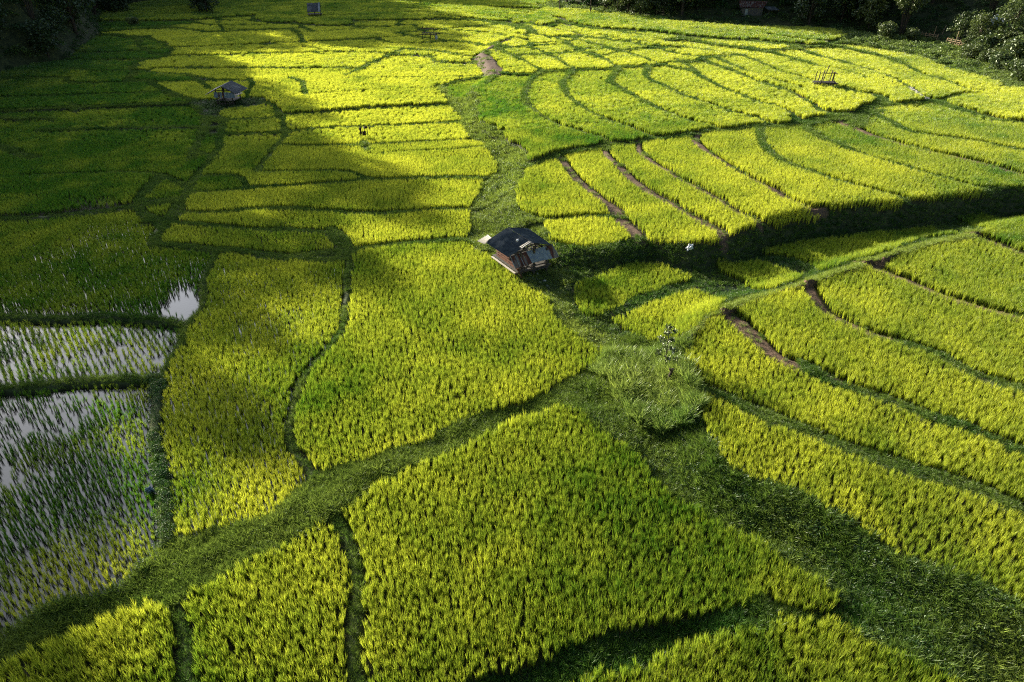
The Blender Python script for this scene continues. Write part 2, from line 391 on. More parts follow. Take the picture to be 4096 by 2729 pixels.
for j in range(NY):
    r = FREE[j].astype(np.int8); d = np.diff(np.concatenate([[0], r, [0]])); st = np.where(d == 1)[0]; en = np.where(d == -1)[0]
    cur = []; q = 0
    for s, e in zip(st, en):
        lab = 0
        while q < len(prev) and prev[q][1] <= s: q += 1
        t = q
        while t < len(prev) and prev[t][0] < e:
            l2 = find(prev[t][2])
            if lab == 0: lab = l2
            elif lab != l2: par[max(lab, l2)] = min(lab, l2); lab = min(lab, l2)
            t += 1
        if lab == 0: lab = len(par); par.append(lab)
        cur.append((s, e, lab)); LAB[j, s:e] = lab
    prev = cur
root = np.array([find(a) for a in range(len(par))]); LAB = root[LAB]
cnt = np.bincount(LAB.ravel()); cnt[0] = 0
keep = np.where(cnt*GR*GR > 4)[0]
remap = np.zeros(len(cnt), np.int32); remap[keep] = np.arange(1, len(keep)+1); LAB = remap[LAB]; NF = len(keep)
_S = np.repeat(SLOPE(YS)[:, None], NX, 1); _m = np.bincount(LAB.ravel(), _S.ravel())/np.maximum(1, np.bincount(LAB.ravel()))
DLEV = np.where(LAB > 0, np.clip(.8*(_m[LAB]-_S), -.4, .4), 0).astype(np.float32); del _S
LEVEE = [ground_pt(a, b, .5) for a, b in cv('H','2500,530 2354,565 2100,595 1900,640 1700,685 1500,730 1200,820 1000,890 800,955 600,1020 400,1090 200,1150 0,1200')+cv('G','2000,1255 1850,1320 1750,1390 1700,1440 1620,1520')+cv('K','1560,170')]
def bil(G, x, y):
    fx = np.clip((np.asarray(x, float)-XS[0])/GR, 0, NX-1.001); fy = np.clip((np.asarray(y, float)-YS[0])/GR, 0, NY-1.001)
    i = fx.astype(int); j = fy.astype(int); fx = fx-i; fy = fy-j
    return (G[j, i]*(1-fx)+G[j, i+1]*fx)*(1-fy)+(G[j+1, i]*(1-fx)+G[j+1, i+1]*fx)*fy
print('paddies', NF)
# ------------------------------------------------------------------ materials
def nodes(m):
    m.use_nodes = True; nt = m.node_tree; nt.nodes.clear(); return nt
def N(nt, t, **k):
    n = nt.nodes.new(t)
    for a, b in k.items():
        if a.startswith('i_'):
            n.inputs[int(a[2:]) if a[2:].isdigit() else a[2:].replace('_', ' ')].default_value = b
        else: setattr(n, a, b)
    return n
def mix(nt, f, a, b, t='MIX'):
    n = nt.nodes.new('ShaderNodeMix'); n.data_type = 'RGBA'; n.blend_type = t
    for sock, v in ((n.inputs[0], f), (n.inputs[6], a), (n.inputs[7], b)):
        if isinstance(v, (int, float)): sock.default_value = v
        elif isinstance(v, tuple): sock.default_value = v if len(v) == 4 else (*v, 1)
        else: nt.links.new(v, sock)
    return n.outputs[2]
def math_(nt, op, a, b=0.0, clamp=False):
    n = nt.nodes.new('ShaderNodeMath'); n.operation = op; n.use_clamp = clamp
    for sock, v in ((n.inputs[0], a), (n.inputs[1], b)):
        if isinstance(v, (int, float)): sock.default_value = v
        else: nt.links.new(v, sock)
    return n.outputs[0]
def leaf_mat(name, green, yellow, trans, gloss=.06, rough=.45, inst=True, straw=None):
    m = bpy.data.materials.new(name); nt = nodes(m); L = nt.links.new
    out = N(nt, 'ShaderNodeOutputMaterial')
    bv = N(nt, 'ShaderNodeAttribute', attribute_name='bv')
    oi = N(nt, 'ShaderNodeObjectInfo')
    f = math_(nt, 'MULTIPLY', oi.outputs['Random'], .22)
    f = math_(nt, 'ADD', f, math_(nt, 'MULTIPLY', bv.outputs['Fac'], .3))
    if inst:
        at = N(nt, 'ShaderNodeAttribute', attribute_type='INSTANCER', attribute_name='tint')
        f = math_(nt, 'ADD', f, math_(nt, 'SUBTRACT', at.outputs['Fac'], .26), True)
    col = mix(nt, f, green, yellow)
    v = math_(nt, 'ADD', math_(nt, 'MULTIPLY', bv.outputs['Fac'], .95), .48)
    col = mix(nt, 1.0, col, v, 'MULTIPLY')
    if straw:
        bh = N(nt, 'ShaderNodeAttribute', attribute_name='bh')
        k = math_(nt, 'SUBTRACT', 1.0, math_(nt, 'MULTIPLY', bh.outputs['Fac'], 3.2), True)
        col = mix(nt, math_(nt, 'MULTIPLY', k, .4), col, straw)
    d = N(nt, 'ShaderNodeBsdfDiffuse'); t = N(nt, 'ShaderNodeBsdfTranslucent'); g = N(nt, 'ShaderNodeBsdfGlossy', i_Roughness=rough)
    L(col, d.inputs['Color'])
    hs = N(nt, 'ShaderNodeHueSaturation', i_Saturation=1.02, i_Value=1.25); L(col, hs.inputs['Color']); L(hs.outputs[0], t.inputs['Color'])
    g.inputs['Color'].default_value = (.9, .95, .8, 1)
    a = N(nt, 'ShaderNodeMixShader', i_0=trans); L(d.outputs[0], a.inputs[1]); L(t.outputs[0], a.inputs[2])
    b = N(nt, 'ShaderNodeMixShader', i_0=gloss); L(a.outputs[0], b.inputs[1]); L(g.outputs[0], b.inputs[2])
    L(b.outputs[0], out.inputs[0]); return m
M = {}
M['rice'] = leaf_mat('rice_leaf', (.07, .20, .012), (.60, .63, .06), .46, .08, straw=(.30, .22, .035))
M['grass'] = leaf_mat('bund_grass', (.04, .12, .015), (.27, .34, .055), .38, .03)
M['weed'] = leaf_mat('weed_leaf', (.028, .085, .014), (.24, .31, .07), .38, .05, .5)
M['tall'] = leaf_mat('tall_grass', (.07, .19, .03), (.34, .40, .08), .35, .04, .4)
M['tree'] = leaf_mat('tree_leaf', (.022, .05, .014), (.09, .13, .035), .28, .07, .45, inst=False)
M['tree_lit'] = leaf_mat('sunlit_leaf', (.045, .085, .02), (.20, .22, .055), .32, .07, .45, inst=False)  # lighter copy of the tree leaf, sunlight put into its colour
def surf_mat(name, c1, c2, scale=6, rough=.85, bump=.0, c3=None, spec=.3, metallic=0.0, stretch=(1, 1, 1), detail=6):
    m = bpy.data.materials.new(name); nt = nodes(m); L = nt.links.new
    out = N(nt, 'ShaderNodeOutputMaterial'); p = N(nt, 'ShaderNodeBsdfPrincipled', i_Roughness=rough, i_Metallic=metallic)
    p.inputs['Specular IOR Level'].default_value = spec
    tc = N(nt, 'ShaderNodeTexCoord'); mp = N(nt, 'ShaderNodeMapping'); mp.inputs['Scale'].default_value = stretch
    L(tc.outputs['Object'], mp.inputs[0]); n = N(nt, 'ShaderNodeTexNoise', i_Scale=scale, i_Detail=detail, i_Roughness=.65); L(mp.outputs[0], n.inputs['Vector'])
    r = N(nt, 'ShaderNodeValToRGB'); r.color_ramp.elements[0].position = .35; r.color_ramp.elements[1].position = .68
    r.color_ramp.elements[0].color = (*c1, 1); r.color_ramp.elements[1].color = (*c2, 1); L(n.outputs[0], r.inputs[0]); col = r.outputs[0]
    if c3:
        n2 = N(nt, 'ShaderNodeTexNoise', i_Scale=scale*.23, i_Detail=5.0); L(mp.outputs[0], n2.inputs['Vector'])
        r2 = N(nt, 'ShaderNodeValToRGB'); r2.color_ramp.elements[0].position = .5; r2.color_ramp.elements[1].position = .6; L(n2.outputs[0], r2.inputs[0])
        col = mix(nt, r2.outputs[0], col, c3)
    L(col, p.inputs['Base Color'])
    if bump:
        b = N(nt, 'ShaderNodeBump', i_Strength=bump, i_Distance=.03); L(n.outputs[0], b.inputs['Height']); L(b.outputs[0], p.inputs['Normal'])
    L(p.outputs[0], out.inputs[0]); return m
# ------------------------------------------------------------------ plant meshes
def mk_mesh(name, v, f, mats, attrs=None, smooth=False):
    me = bpy.data.meshes.new(name); me.from_pydata([tuple(map(float, p)) for p in v], [], [tuple(int(q) for q in p) for p in f])
    for m in (mats if isinstance(mats, (list, tuple)) else [mats]): me.materials.append(m)
    for k, a in (attrs or {}).items():
        at = me.attributes.new(k, 'FLOAT', 'POINT'); at.data.foreach_set('value', np.asarray(a, np.float32))
    if smooth: me.polygons.foreach_set('use_smooth', [True]*len(me.polygons))
    me.update(); return me
def blades(n, rbase, rtop, h, w, seg=3, droop=.25, centers=None, rng=RNG, hv=.25):
    V, F, A, Hh = [], [], [], []
    for k in range(n):
        c = centers[k % len(centers)] if centers is not None else (0, 0)
        a = rng.random()*6.283; rb = rbase*math.sqrt(rng.random()); lean = rtop*(.25+.75*rng.random()); H = h*(1-hv*rng.random()); az = a+rng.normal()*.5
        bx, by = c[0]+rb*math.cos(a), c[1]+rb*math.sin(a); dx, dy = math.cos(az), math.sin(az); wa = rng.random()*3.14; wx, wy = math.cos(wa), math.sin(wa)
        base = len(V); t_ = rng.random(); dr = droop*rng.random()
        for s in range(seg+1):
            t = s/seg; out = lean*(t**1.7); z = H*(t-dr*t*t*t*.6); ww = w*(.6+.4*math.sin(min(1, t*1.4)*3.14*.5))*(1-t**3)
            cx, cy = bx+dx*out, by+dy*out
            if s == seg: V.append((cx, cy, z)); A.append(t_); Hh.append(t)
            else:
                V += [(cx-wx*ww/2, cy-wy*ww/2, z), (cx+wx*ww/2, cy+wy*ww/2, z)]; A += [t_, t_]; Hh += [t, t]
        for s in range(seg-1): F.append((base+2*s, base+2*s+1, base+2*s+3, base+2*s+2))
        F.append((base+2*seg-2, base+2*seg-1, base+2*seg))
    return V, F, dict(bv=A, bh=Hh)
def leaves(n, pts, size, rng=RNG, up=.5, aspect=.55):
    """small folded leaf faces at the given points"""
    V, F, A = [], [], []
    for k in range(n):
        p = pts[k]; nrm = rng.normal(size=3); nrm[2] = abs(nrm[2])+up; nrm /= np.linalg.norm(nrm); a = np.cross(nrm, rng.normal(size=3)); a /= np.linalg.norm(a)+1e-6; b = np.cross(nrm, a)
        s = size*(.6+.8*rng.random()); i = len(V); p = np.array(p)
        V += [p-a*s*.5, p+b*s*aspect*.5, p+a*s*.5-nrm*s*.12, p-b*s*aspect*.5]; F.append((i, i+1, i+2, i+3)); t = rng.random(); A += [t]*4
    return V, F, dict(bv=A, bh=[1]*len(A))
def proto(name, vfa, mat):
    me = mk_mesh(name, vfa[0], vfa[1], mat, vfa[2]); return bpy.data.objects.new(name, me)
def cen(n, r, rng=RNG):
    g = int(math.ceil(math.sqrt(n))); out = []
    for i in range(g):
        for j in range(g): out.append(((i+.5)/g*2*r-r+rng.normal()*r*.18, (j+.5)/g*2*r-r+rng.normal()*r*.18))
    return out[:n]
def mound(n, r, h, rng=RNG):
    out = []
    for _ in range(n):
        a = rng.random()*6.283; q = r*math.sqrt(rng.random()); out.append((q*math.cos(a), q*math.sin(a), h*(1-(q/r)**2)*(.35+.65*rng.random())+.02))
    return out
RICE = [[proto('rice_tuft', blades(24, .04, .14, .95, .018), M['rice']) for _ in range(5)],
        [proto('rice_clump', blades(110, .06, .24, .92, .032, 2, centers=cen(6, .30)), M['rice']) for _ in range(4)],
        [proto('rice_patch', blades(150, .10, .30, .92, .065, 2, centers=cen(16, .58)), M['rice']) for _ in range(4)]]
SPARSE = [[proto('young_rice_tuft', blades(26, .04, .22, .62, .016), M['rice']) for _ in range(4)]]
GRASS = [[proto('grass_tuft', blades(34, .10, .20, .26, .014, 2, .5), M['grass']) for _ in range(4)],
         [proto('grass_patch', blades(70, .30, .22, .28, .03, 2, .5, centers=cen(5, .25)), M['grass']) for _ in range(3)],
         [proto('grass_cover', blades(90, .5, .3, .32, .07, 2, .5, centers=cen(9, .5)), M['grass']) for _ in range(3)]]
WEED = [[proto('weed_clump', leaves(90, mound(90, .34, .30), .085), M['weed']) for _ in range(5)],
        [proto('weed_patch', leaves(110, mound(110, .60, .42), .15), M['weed']) for _ in range(4)],
        [proto('weed_cover', leaves(130, mound(130, 1.0, .7), .28), M['weed']) for _ in range(4)]]
TALL = [[proto('tall_grass_tuft', blades(80, .16, .55, .95, .032, 4, .9), M['tall']) for _ in range(4)]]
def tree_gn(name, sets):
    g = bpy.data.node_groups.new(name, 'GeometryNodeTree')
    g.interface.new_socket('Geometry', in_out='INPUT', socket_type='NodeSocketGeometry'); g.interface.new_socket('Geometry', in_out='OUTPUT', socket_type='NodeSocketGeometry')
    n = g.nodes.new; L = g.links.new; gi = n('NodeGroupInput'); go = n('NodeGroupOutput'); join = n('GeometryNodeJoinGeometry'); L(join.outputs[0], go.inputs[0])
    def at(nm, ty):
        a = n('GeometryNodeInputNamedAttribute'); a.data_type = ty; a.inputs['Name'].default_value = nm; return a.outputs['Attribute']
    lod = at('lod', 'INT'); vi = at('vi', 'INT'); rot = at('rot', 'FLOAT_VECTOR'); scl = at('scl', 'FLOAT_VECTOR')
    for k, protos in enumerate(sets):
        j = n('GeometryNodeJoinGeometry')
        for o in protos:
            oi = n('GeometryNodeObjectInfo'); oi.inputs['Object'].default_value = o; oi.inputs['As Instance'].default_value = False
            ti = n('GeometryNodeGeometryToInstance'); L(oi.outputs['Geometry'], ti.inputs[0]); L(ti.outputs[0], j.inputs[0])
        cmp_ = n('FunctionNodeCompare'); cmp_.data_type = 'INT'; cmp_.operation = 'EQUAL'; L(lod, cmp_.inputs[2]); cmp_.inputs[3].default_value = k
        ip = n('GeometryNodeInstanceOnPoints'); L(gi.outputs[0], ip.inputs['Points']); L(cmp_.outputs[0], ip.inputs['Selection']); L(j.outputs[0], ip.inputs['Instance'])
        ip.inputs['Pick Instance'].default_value = True; L(vi, ip.inputs['Instance Index']); L(rot, ip.inputs['Rotation']); L(scl, ip.inputs['Scale']); L(ip.outputs[0], join.inputs[0])
    return g
GN = {'rice': tree_gn('plant_rice', RICE), 'sparse': tree_gn('plant_young_rice', SPARSE), 'grass': tree_gn('plant_grass', GRASS), 'weed': tree_gn('plant_weeds', WEED), 'tall': tree_gn('plant_tall_grass', TALL)}
def scatter(name, kind, x, y, z, s, tint, lod=None, tilt=.06, sz=None):
    n = len(x)
    if n == 0: return None
    me = bpy.data.meshes.new(name); me.vertices.add(n); me.vertices.foreach_set('co', np.stack([x, y, z], 1).astype(np.float32).ravel())
    lod = np.zeros(n, int) if lod is None else lod
    a = me.attributes.new('lod', 'INT', 'POINT'); a.data.foreach_set('value', lod.astype(np.int32))
    a = me.attributes.new('vi', 'INT', 'POINT'); a.data.foreach_set('value', RNG.integers(0, 60, n).astype(np.int32))
    a = me.attributes.new('tint', 'FLOAT', 'POINT'); a.data.foreach_set('value', np.asarray(tint, np.float32))
    r = np.stack([RNG.normal(size=n)*tilt, RNG.normal(size=n)*tilt, RNG.random(n)*6.283], 1).astype(np.float32)
    a = me.attributes.new('rot', 'FLOAT_VECTOR', 'POINT'); a.data.foreach_set('vector', r.ravel())
    s = np.asarray(s, float)*np.ones(n); sz = s if sz is None else sz*np.ones(n)
    a = me.attributes.new('scl', 'FLOAT_VECTOR', 'POINT'); a.data.foreach_set('vector', np.stack([s, s, sz], 1).astype(np.float32).ravel())
    me.update(); o = bpy.data.objects.new(name, me); COL.objects.link(o)
    mod = o.modifiers.new('plants', 'NODES'); mod.node_group = GN[kind]; return o
def tag(o, label=None, cat=None, group=None, kind=None):
    if o is None: return o
    for k, v in (('label', label), ('category', cat), ('group', group), ('kind', kind)):
        if v: o[k] = v
    return o
# ------------------------------------------------------------------ the ground sheet
EXT = lambda x, y: (x > GX0+1) & (x < GX1-1) & (y > GY0+1) & (y < GY1-1)
WET_SEEDS = {(300, 1389): 'rows', (309, 2110): 'wet', (372, 1068): 'damp', (361, 671): 'damp2', (977, 1551): 'damp3', (1104, 700): 'x'}
def lab_at(px, py): 
    x, y = ground_pt(px, py, .4); j, i = cells(x, y); return int(LAB[j, i])
WETLAB = {lab_at(*k): v for k, v in WET_SEEDS.items() if v != 'x'}
WETM = np.isin(LAB, list(WETLAB))
LOWM = np.zeros((NY, NX), np.float32); LOWM[WETM] = 1
def ground_z(x, y, fine=True):
    x = np.asarray(x, float); y = np.asarray(y, float)
    b = base_h(x, y)
    e = EXT(x, y); j, i = cells(x, y); b = b+np.where(e, bil(DLEV, x, y), 0)
    dl = segdist(LEVEE, x, y); lev = .45*sstep(1-dl/1.3)
    bd = np.where(e, bil(BD, x, y), 5.0); reg = np.where(e, REG[j, i], 0); lab = np.where(e, LAB[j, i], 0)
    wet = np.where(e, bil(LOWM, x, y), 0)
    z = b+.10-.13*wet
    z = z+(fbm(x, y, 1.1, 3, 3)-.5)*.07*(1-.75*wet)
    bz = b+.10+.24*(.75+.5*fbm(x, y, 2.2, 9, 2))+(fbm(x, y, .45, 19, 2)-.5)*.10
    k = sstep((.12-bd)/.32)
    z = z*(1-k)+bz*k
    w = (reg > 0).astype(float)
    zw = b+.16+(fbm(x, y, 3.2, 23, 4)-.45)*.75
    return np.where((reg > 0) & (bd > -.1), np.where(dl < 1.2, b+.12, zw), z)+lev*(reg > 0), np.where((dl < .9) & (reg > 0), -.2, bd), reg, lab
def build_ground():
    nr, nc = 820, 900
    ys = 9*np.exp(np.linspace(0, math.log(460/9), nr))
    q = np.linspace(-1, 1, nc); tn = q*.95+np.sign(q)*np.maximum(0, np.abs(q)-.86)**2*150
    X = ys[:, None]*tn[None, :]; Y = np.repeat(ys[:, None], nc, 1)
    X = np.clip(X, -420, 420)
    z, bd, reg, lab = ground_z(X.ravel(), Y.ravel())
    me = bpy.data.meshes.new('ground'); nv = nr*nc; me.vertices.add(nv)
    me.vertices.foreach_set('co', np.stack([X.ravel(), Y.ravel(), z], 1).astype(np.float32).ravel())
    i = np.arange((nr-1)*(nc-1)); r = i//(nc-1); c = i % (nc-1); a = r*nc+c
    quads = np.stack([a, a+1, a+nc+1, a+nc], 1)
    me.loops.add(len(quads)*4); me.loops.foreach_set('vertex_index', quads.ravel().astype(np.int32))
    me.polygons.add(len(quads)); me.polygons.foreach_set('loop_start', (np.arange(len(quads))*4).astype(np.int32))
    me.update(calc_edges=True); me.polygons.foreach_set('use_smooth', np.ones(len(quads), bool))
    x, y = X.ravel(), Y.ravel(); jj, ii = cells(x, y)
    bund = sstep((.1-bd)/.25); br = BROWN[jj, ii]*bund*EXT(x, y); weed = (reg > 0).astype(np.float32)
    for nm, v in (('bund', bund), ('brown', br), ('weedy', weed)):
        at = me.attributes.new(nm, 'FLOAT', 'POINT'); at.data.foreach_set('value', v.astype(np.float32))
    m = bpy.data.materials.new('field_soil'); nt = nodes(m); L = nt.links.new
    out = N(nt, 'ShaderNodeOutputMaterial'); p = N(nt, 'ShaderNodeBsdfPrincipled', i_Roughness=.85); p.inputs['Specular IOR Level'].default_value = .2
    geo = N(nt, 'ShaderNodeNewGeometry')
    n1 = N(nt, 'ShaderNodeTexNoise', i_Scale=1.3, i_Detail=8.0, i_Roughness=.7); L(geo.outputs['Position'], n1.inputs['Vector'])
    n2 = N(nt, 'ShaderNodeTexNoise', i_Scale=9.0, i_Detail=6.0, i_Roughness=.7); L(geo.outputs['Position'], n2.inputs['Vector'])
    def A(k): return N(nt, 'ShaderNodeAttribute', attribute_name=k).outputs['Fac']
    def ramp(src, c):
        r = N(nt, 'ShaderNodeValToRGB'); r.color_ramp.elements[0].position = .38; r.color_ramp.elements[1].position = .62
        r.color_ramp.elements[0].color = (*c[0], 1); r.color_ramp.elements[1].color = (*c[1], 1); L(src, r.inputs[0]); return r.outputs[0]
    mud = ramp(n1.outputs[0], ((.022, .022, .012), (.05, .055, .018)))
    green = ramp(n1.outputs[0], ((.045, .065, .018), (.13, .15, .05)))
    brown = ramp(n2.outputs[0], ((.06, .035, .022), (.19, .125, .08)))
    weed = ramp(n1.outputs[0], ((.025, .035, .014), (.075, .085, .03)))
    col = mix(nt, A('bund'), mud, green); col = mix(nt, A('weedy'), col, weed); col = mix(nt, A('brown'), col, brown)
    L(col, p.inputs['Base Color']); b = N(nt, 'ShaderNodeBump', i_Strength=.9, i_Distance=.06); L(n2.outputs[0], b.inputs['Height']); L(b.outputs[0], p.inputs['Normal'])
    L(p.outputs[0], out.inputs[0]); me.materials.append(m)
    o = bpy.data.objects.new('ground', me); COL.objects.link(o); tag(o, kind='structure'); return o
build_ground()
# ------------------------------------------------------------------ standing water in the flooded paddies
def water():
    me = bpy.data.meshes.new('water'); pts = [(-120, 8, .045), (30, 8, .045), (30, 150, .045), (-120, 150, .045)]
    me.from_pydata(pts, [], [(0, 1, 2, 3)]); m = bpy.data.materials.new('paddy_water'); nt = nodes(m); L = nt.links.new
    out = N(nt, 'ShaderNodeOutputMaterial'); p = N(nt, 'ShaderNodeBsdfPrincipled', i_Roughness=.04); p.inputs['Base Color'].default_value = (.018, .02, .012, 1); p.inputs['IOR'].default_value = 1.28
    geo = N(nt, 'ShaderNodeNewGeometry'); n = N(nt, 'ShaderNodeTexNoise', i_Scale=5.0, i_Detail=2.0); L(geo.outputs['Position'], n.inputs['Vector'])
    b = N(nt, 'ShaderNodeBump', i_Strength=.12, i_Distance=.02); L(n.outputs[0], b.inputs['Height']); L(b.outputs[0], p.inputs['Normal']); L(p.outputs[0], out.inputs[0]); me.materials.append(m)
    o = bpy.data.objects.new('water', me); COL.objects.link(o); tag(o, kind='structure')
water()
# ------------------------------------------------------------------ rice
def visible(x, y, z=.5, m=330):
    px, py, d = project(x, y, z+np.zeros_like(x)); return (px > -m) & (px < 4096+m) & (py < 2729+m) & (py > -150)
def jgrid(x0, x1, y0, y1, sx, sy, ang, jit):
    """jittered planting grid turned by ang, clipped to the box"""
    cx, cy = (x0+x1)/2, (y0+y1)/2; r = math.hypot(x1-x0, y1-y0)/2+sx
    u, v = np.meshgrid(np.arange(-r, r, sx), np.arange(-r, r, sy)); u = u.ravel(); v = v.ravel()
    u = u+RNG.normal(size=u.size)*jit*sx; v = v+RNG.normal(size=v.size)*jit*sy
    c, s = math.cos(ang), math.sin(ang); x = cx+u*c-v*s; y = cy+u*s+v*c
    k = (x > x0) & (x < x1) & (y > y0) & (y < y1); return x[k], y[k]
NEAR, MID = 82.0, 125.0
def wdir(p, q):
    a = ground_pt(*p, .5); b = ground_pt(*q, .5); return math.atan2(b[1]-a[1], b[0]-a[0])-math.pi/2
ROWANG = wdir((117, 1530), (47, 1320)); ROW2 = wdir((1540, 1330), (1528, 1130))
# (picture x, y, tint from ripeness and painted-in sun or shade, height, label)
PADDY = [
 (309,2110,.34,.62,'flooded rice paddy at lower left with grey water showing between sparse dark clumps'),
 (1104,2466,.50,.92,'narrow rice paddy between two dark ditches at the lower left corner belt'),
 (300,2600,.66,.92,'bright yellow rice paddy filling the bottom left corner'),
 (2100,2231,.44,.95,'largest rice paddy in front, dense dark green, right of the long grassy ditch'),
 (2900,2640,.47,.92,'rice paddy along the bottom edge, below the dark curved weedy bund'),
 (3357,1800,.66,.92,'lowest golden rice strip on the right, above the shady weed slope'),
 (977,1551,.60,.85,'rice paddy with yellow sunlit patch between the leafy bund and the curved footpath'),
 (3533,1461,.60,.92,'second golden rice strip from the bottom on the right side'),
 (1727,1413,.58,.88,'wide rice paddy with visible planting rows in front of the rusty-roofed hut'),
 (3722,1288,.58,.92,'long rice strip on the right, beginning at the pale grassy levee bend'),
 (300,1389,.15,.55,'flooded paddy of thin rice rows over bright white reflecting water at left'),
 (2679,1268,.52,.9,'small fan-shaped rice plot beside the pale levee, in front of the sapling gap'),
 (3883,1092,.55,.92,'broad rice plot at right edge just in front of the pale grassy levee'),
 (372,1068,.24,.72,'shaded rice paddy with a white water puddle at its right corner'),
 (2489,1151,.46,.9,'small rounded rice plot right of the rusty-roofed hut, crossed by its shadow'),
 (3028,1100,.42,.9,'small dim rice plot below the dark bank, left of the pale levee'),
 (4000,890,.40,.9,'little rice plot at right edge squeezed between dark bank and levee'),
 (3406,992,.40,.9,'long half-shaded rice plot between the dark bank and the pale levee'),
 (4040,960,.50,.9,'corner of rice behind the brown bund at the right edge below the levee'),
 (2564,819,.78,.9,'rice strip between the first and second brown bunds, above the white bag'),
 (2342,935,.76,.9,'small rounded rice plot just above the hut, left of a brown bund'),
 (1015,962,.50,.8,'shaded tongue of rice ending at a rounded bund, above the curved footpath'),
 (2719,765,.76,.9,'thin rice strip, third from the hut among the fanned brown bunds'),
 (1423,901,.66,.85,'sunlit rice strip directly above the wide hut paddy, ending at the weedy stream'),
 (2901,733,.74,.9,'rice strip fourth from the hut, among the fanned brown bunds'),
 (2200,560,.30,.88,'large fresher green paddy on the right bank of the weedy stream'),
 (2180,780,.70,.9,'rice plot right of the weedy stream, behind the small rounded plot'),
 (3177,708,.70,.9,'wide curved rice strip ending above the dark bank, fifth in the fan'),
 (3790,581,.62,.9,'long rice strip at right, right of a wide brown bund'),
 (3443,676,.70,.9,'long curved rice strip from the crossing levee down to the dark bank, sixth in the fan'),
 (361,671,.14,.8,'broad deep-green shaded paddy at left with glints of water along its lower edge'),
 (646,833,.25,.7,'tiny triangular shaded rice plot enclosed by overgrown bunds'),
 (1402,790,.72,.85,'sunlit rice strip crossing left of the stream, second above the wide hut paddy'),
 (662,765,.2,.7,'small shaded rice plot above the triangular one'),
 (871,742,.25,.8,'small rounded shaded rice plot at the straight diagonal footpath'),
 (1186,721,.62,.85,'low narrow rice tongue in a half-shadow left of the stream strips'),
 (3831,504,.60,.9,'long fresh rice strip toward the right edge, second below the stony bund'),
 (1540,653,.80,.85,'sunlit rice strip left of the stream, third above the wide hut paddy'),
 (968,621,.55,.85,'rice plot crossed by a wedge of sun, between the footpath and the curved bund'),
 (831,582,.15,.8,'small slim shaded rice plot beside the dark ditch, below the gabled hut'),
 (2288,443,.42,.88,'first curved rice strip right of the large green paddy'),
 (1716,588,.80,.85,'slim sunlit rice strip with a short bund, left of the stream'),
 (2490,424,.50,.88,'second curved rice strip from the large green paddy'),
 (1521,543,.82,.85,'sunlit paddy holding the two scarecrows'),
 (2711,410,.66,.88,'third curved rice strip from the large green paddy'),
 (2850,376,.74,.88,'fourth curved rice strip from the large green paddy'),
 (1015,508,.62,.85,'rice plot inside the footpath loop, second below the gabled hut'),
 (3011,360,.78,.88,'fifth curved rice strip from the large green paddy'),
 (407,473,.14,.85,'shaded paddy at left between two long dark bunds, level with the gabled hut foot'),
 (1497,475,.84,.85,'sunlit rice strip just above the scarecrow paddy'),
 (3190,348,.74,.88,'rice strip ending below the wooden platform frame'),
 (852,496,.2,.8,'tiny rice plot between dark path lines under the gabled hut'),
 (1000,445,.72,.85,'rice plot right below the gabled hut, half in its shadow'),
 (3400,240,.78,.9,'rice strip reaching the left side of the bare wooden platform frame'),
 (3330,410,.78,.9,'rounded rice plot in front of the bare wooden platform frame'),
 (1396,337,.90,.85,'broad brightest yellow paddy in the middle distance'),
 (1600,400,.88,.85,'bright curved rice strip below the broad yellow paddy'),
 (3655,330,.74,.9,'rice strip beside the line of white stones'),
 (3500,260,.02,.95,'dark green unripe rice strip above the line of white stones'),
 (3650,270,.74,.95,'bright yellow rice strip below the weedy slope and bamboo fences'),
 (4000,430,.36,.92,'fresh green rounded rice field at the right edge, above the stony bund end'),
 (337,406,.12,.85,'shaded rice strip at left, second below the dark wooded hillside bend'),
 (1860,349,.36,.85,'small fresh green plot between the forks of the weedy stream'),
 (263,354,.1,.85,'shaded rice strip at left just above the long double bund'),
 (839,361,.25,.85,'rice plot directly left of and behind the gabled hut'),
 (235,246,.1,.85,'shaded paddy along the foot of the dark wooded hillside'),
 (2043,255,.80,.88,'first rice plot right of the brown earth bank, above the long bund'),
 (1754,225,.88,.85,'bright rice plot ending at the brown earth bank'),
 (1337,193,.92,.85,'long bright yellow paddy band in the far middle'),
]
LABINFO = {}
for px, py, ti, h, lb in PADDY:
    l = lab_at(px, py)
    if l and l not in LABINFO: LABINFO[l] = (ti, h, lb)
    else: print('PADDY seed problem', px, py, l, lb[:40], '|', LABINFO.get(l, ('', '', ''))[2][:40])
jj, ii = np.nonzero(LAB); LL = LAB[jj, ii]
order = np.argsort(LL, kind='stable'); jj, ii, LL = jj[order], ii[order], LL[order]; st = np.searchsorted(LL, np.arange(1, NF+2))
N_INST = 0
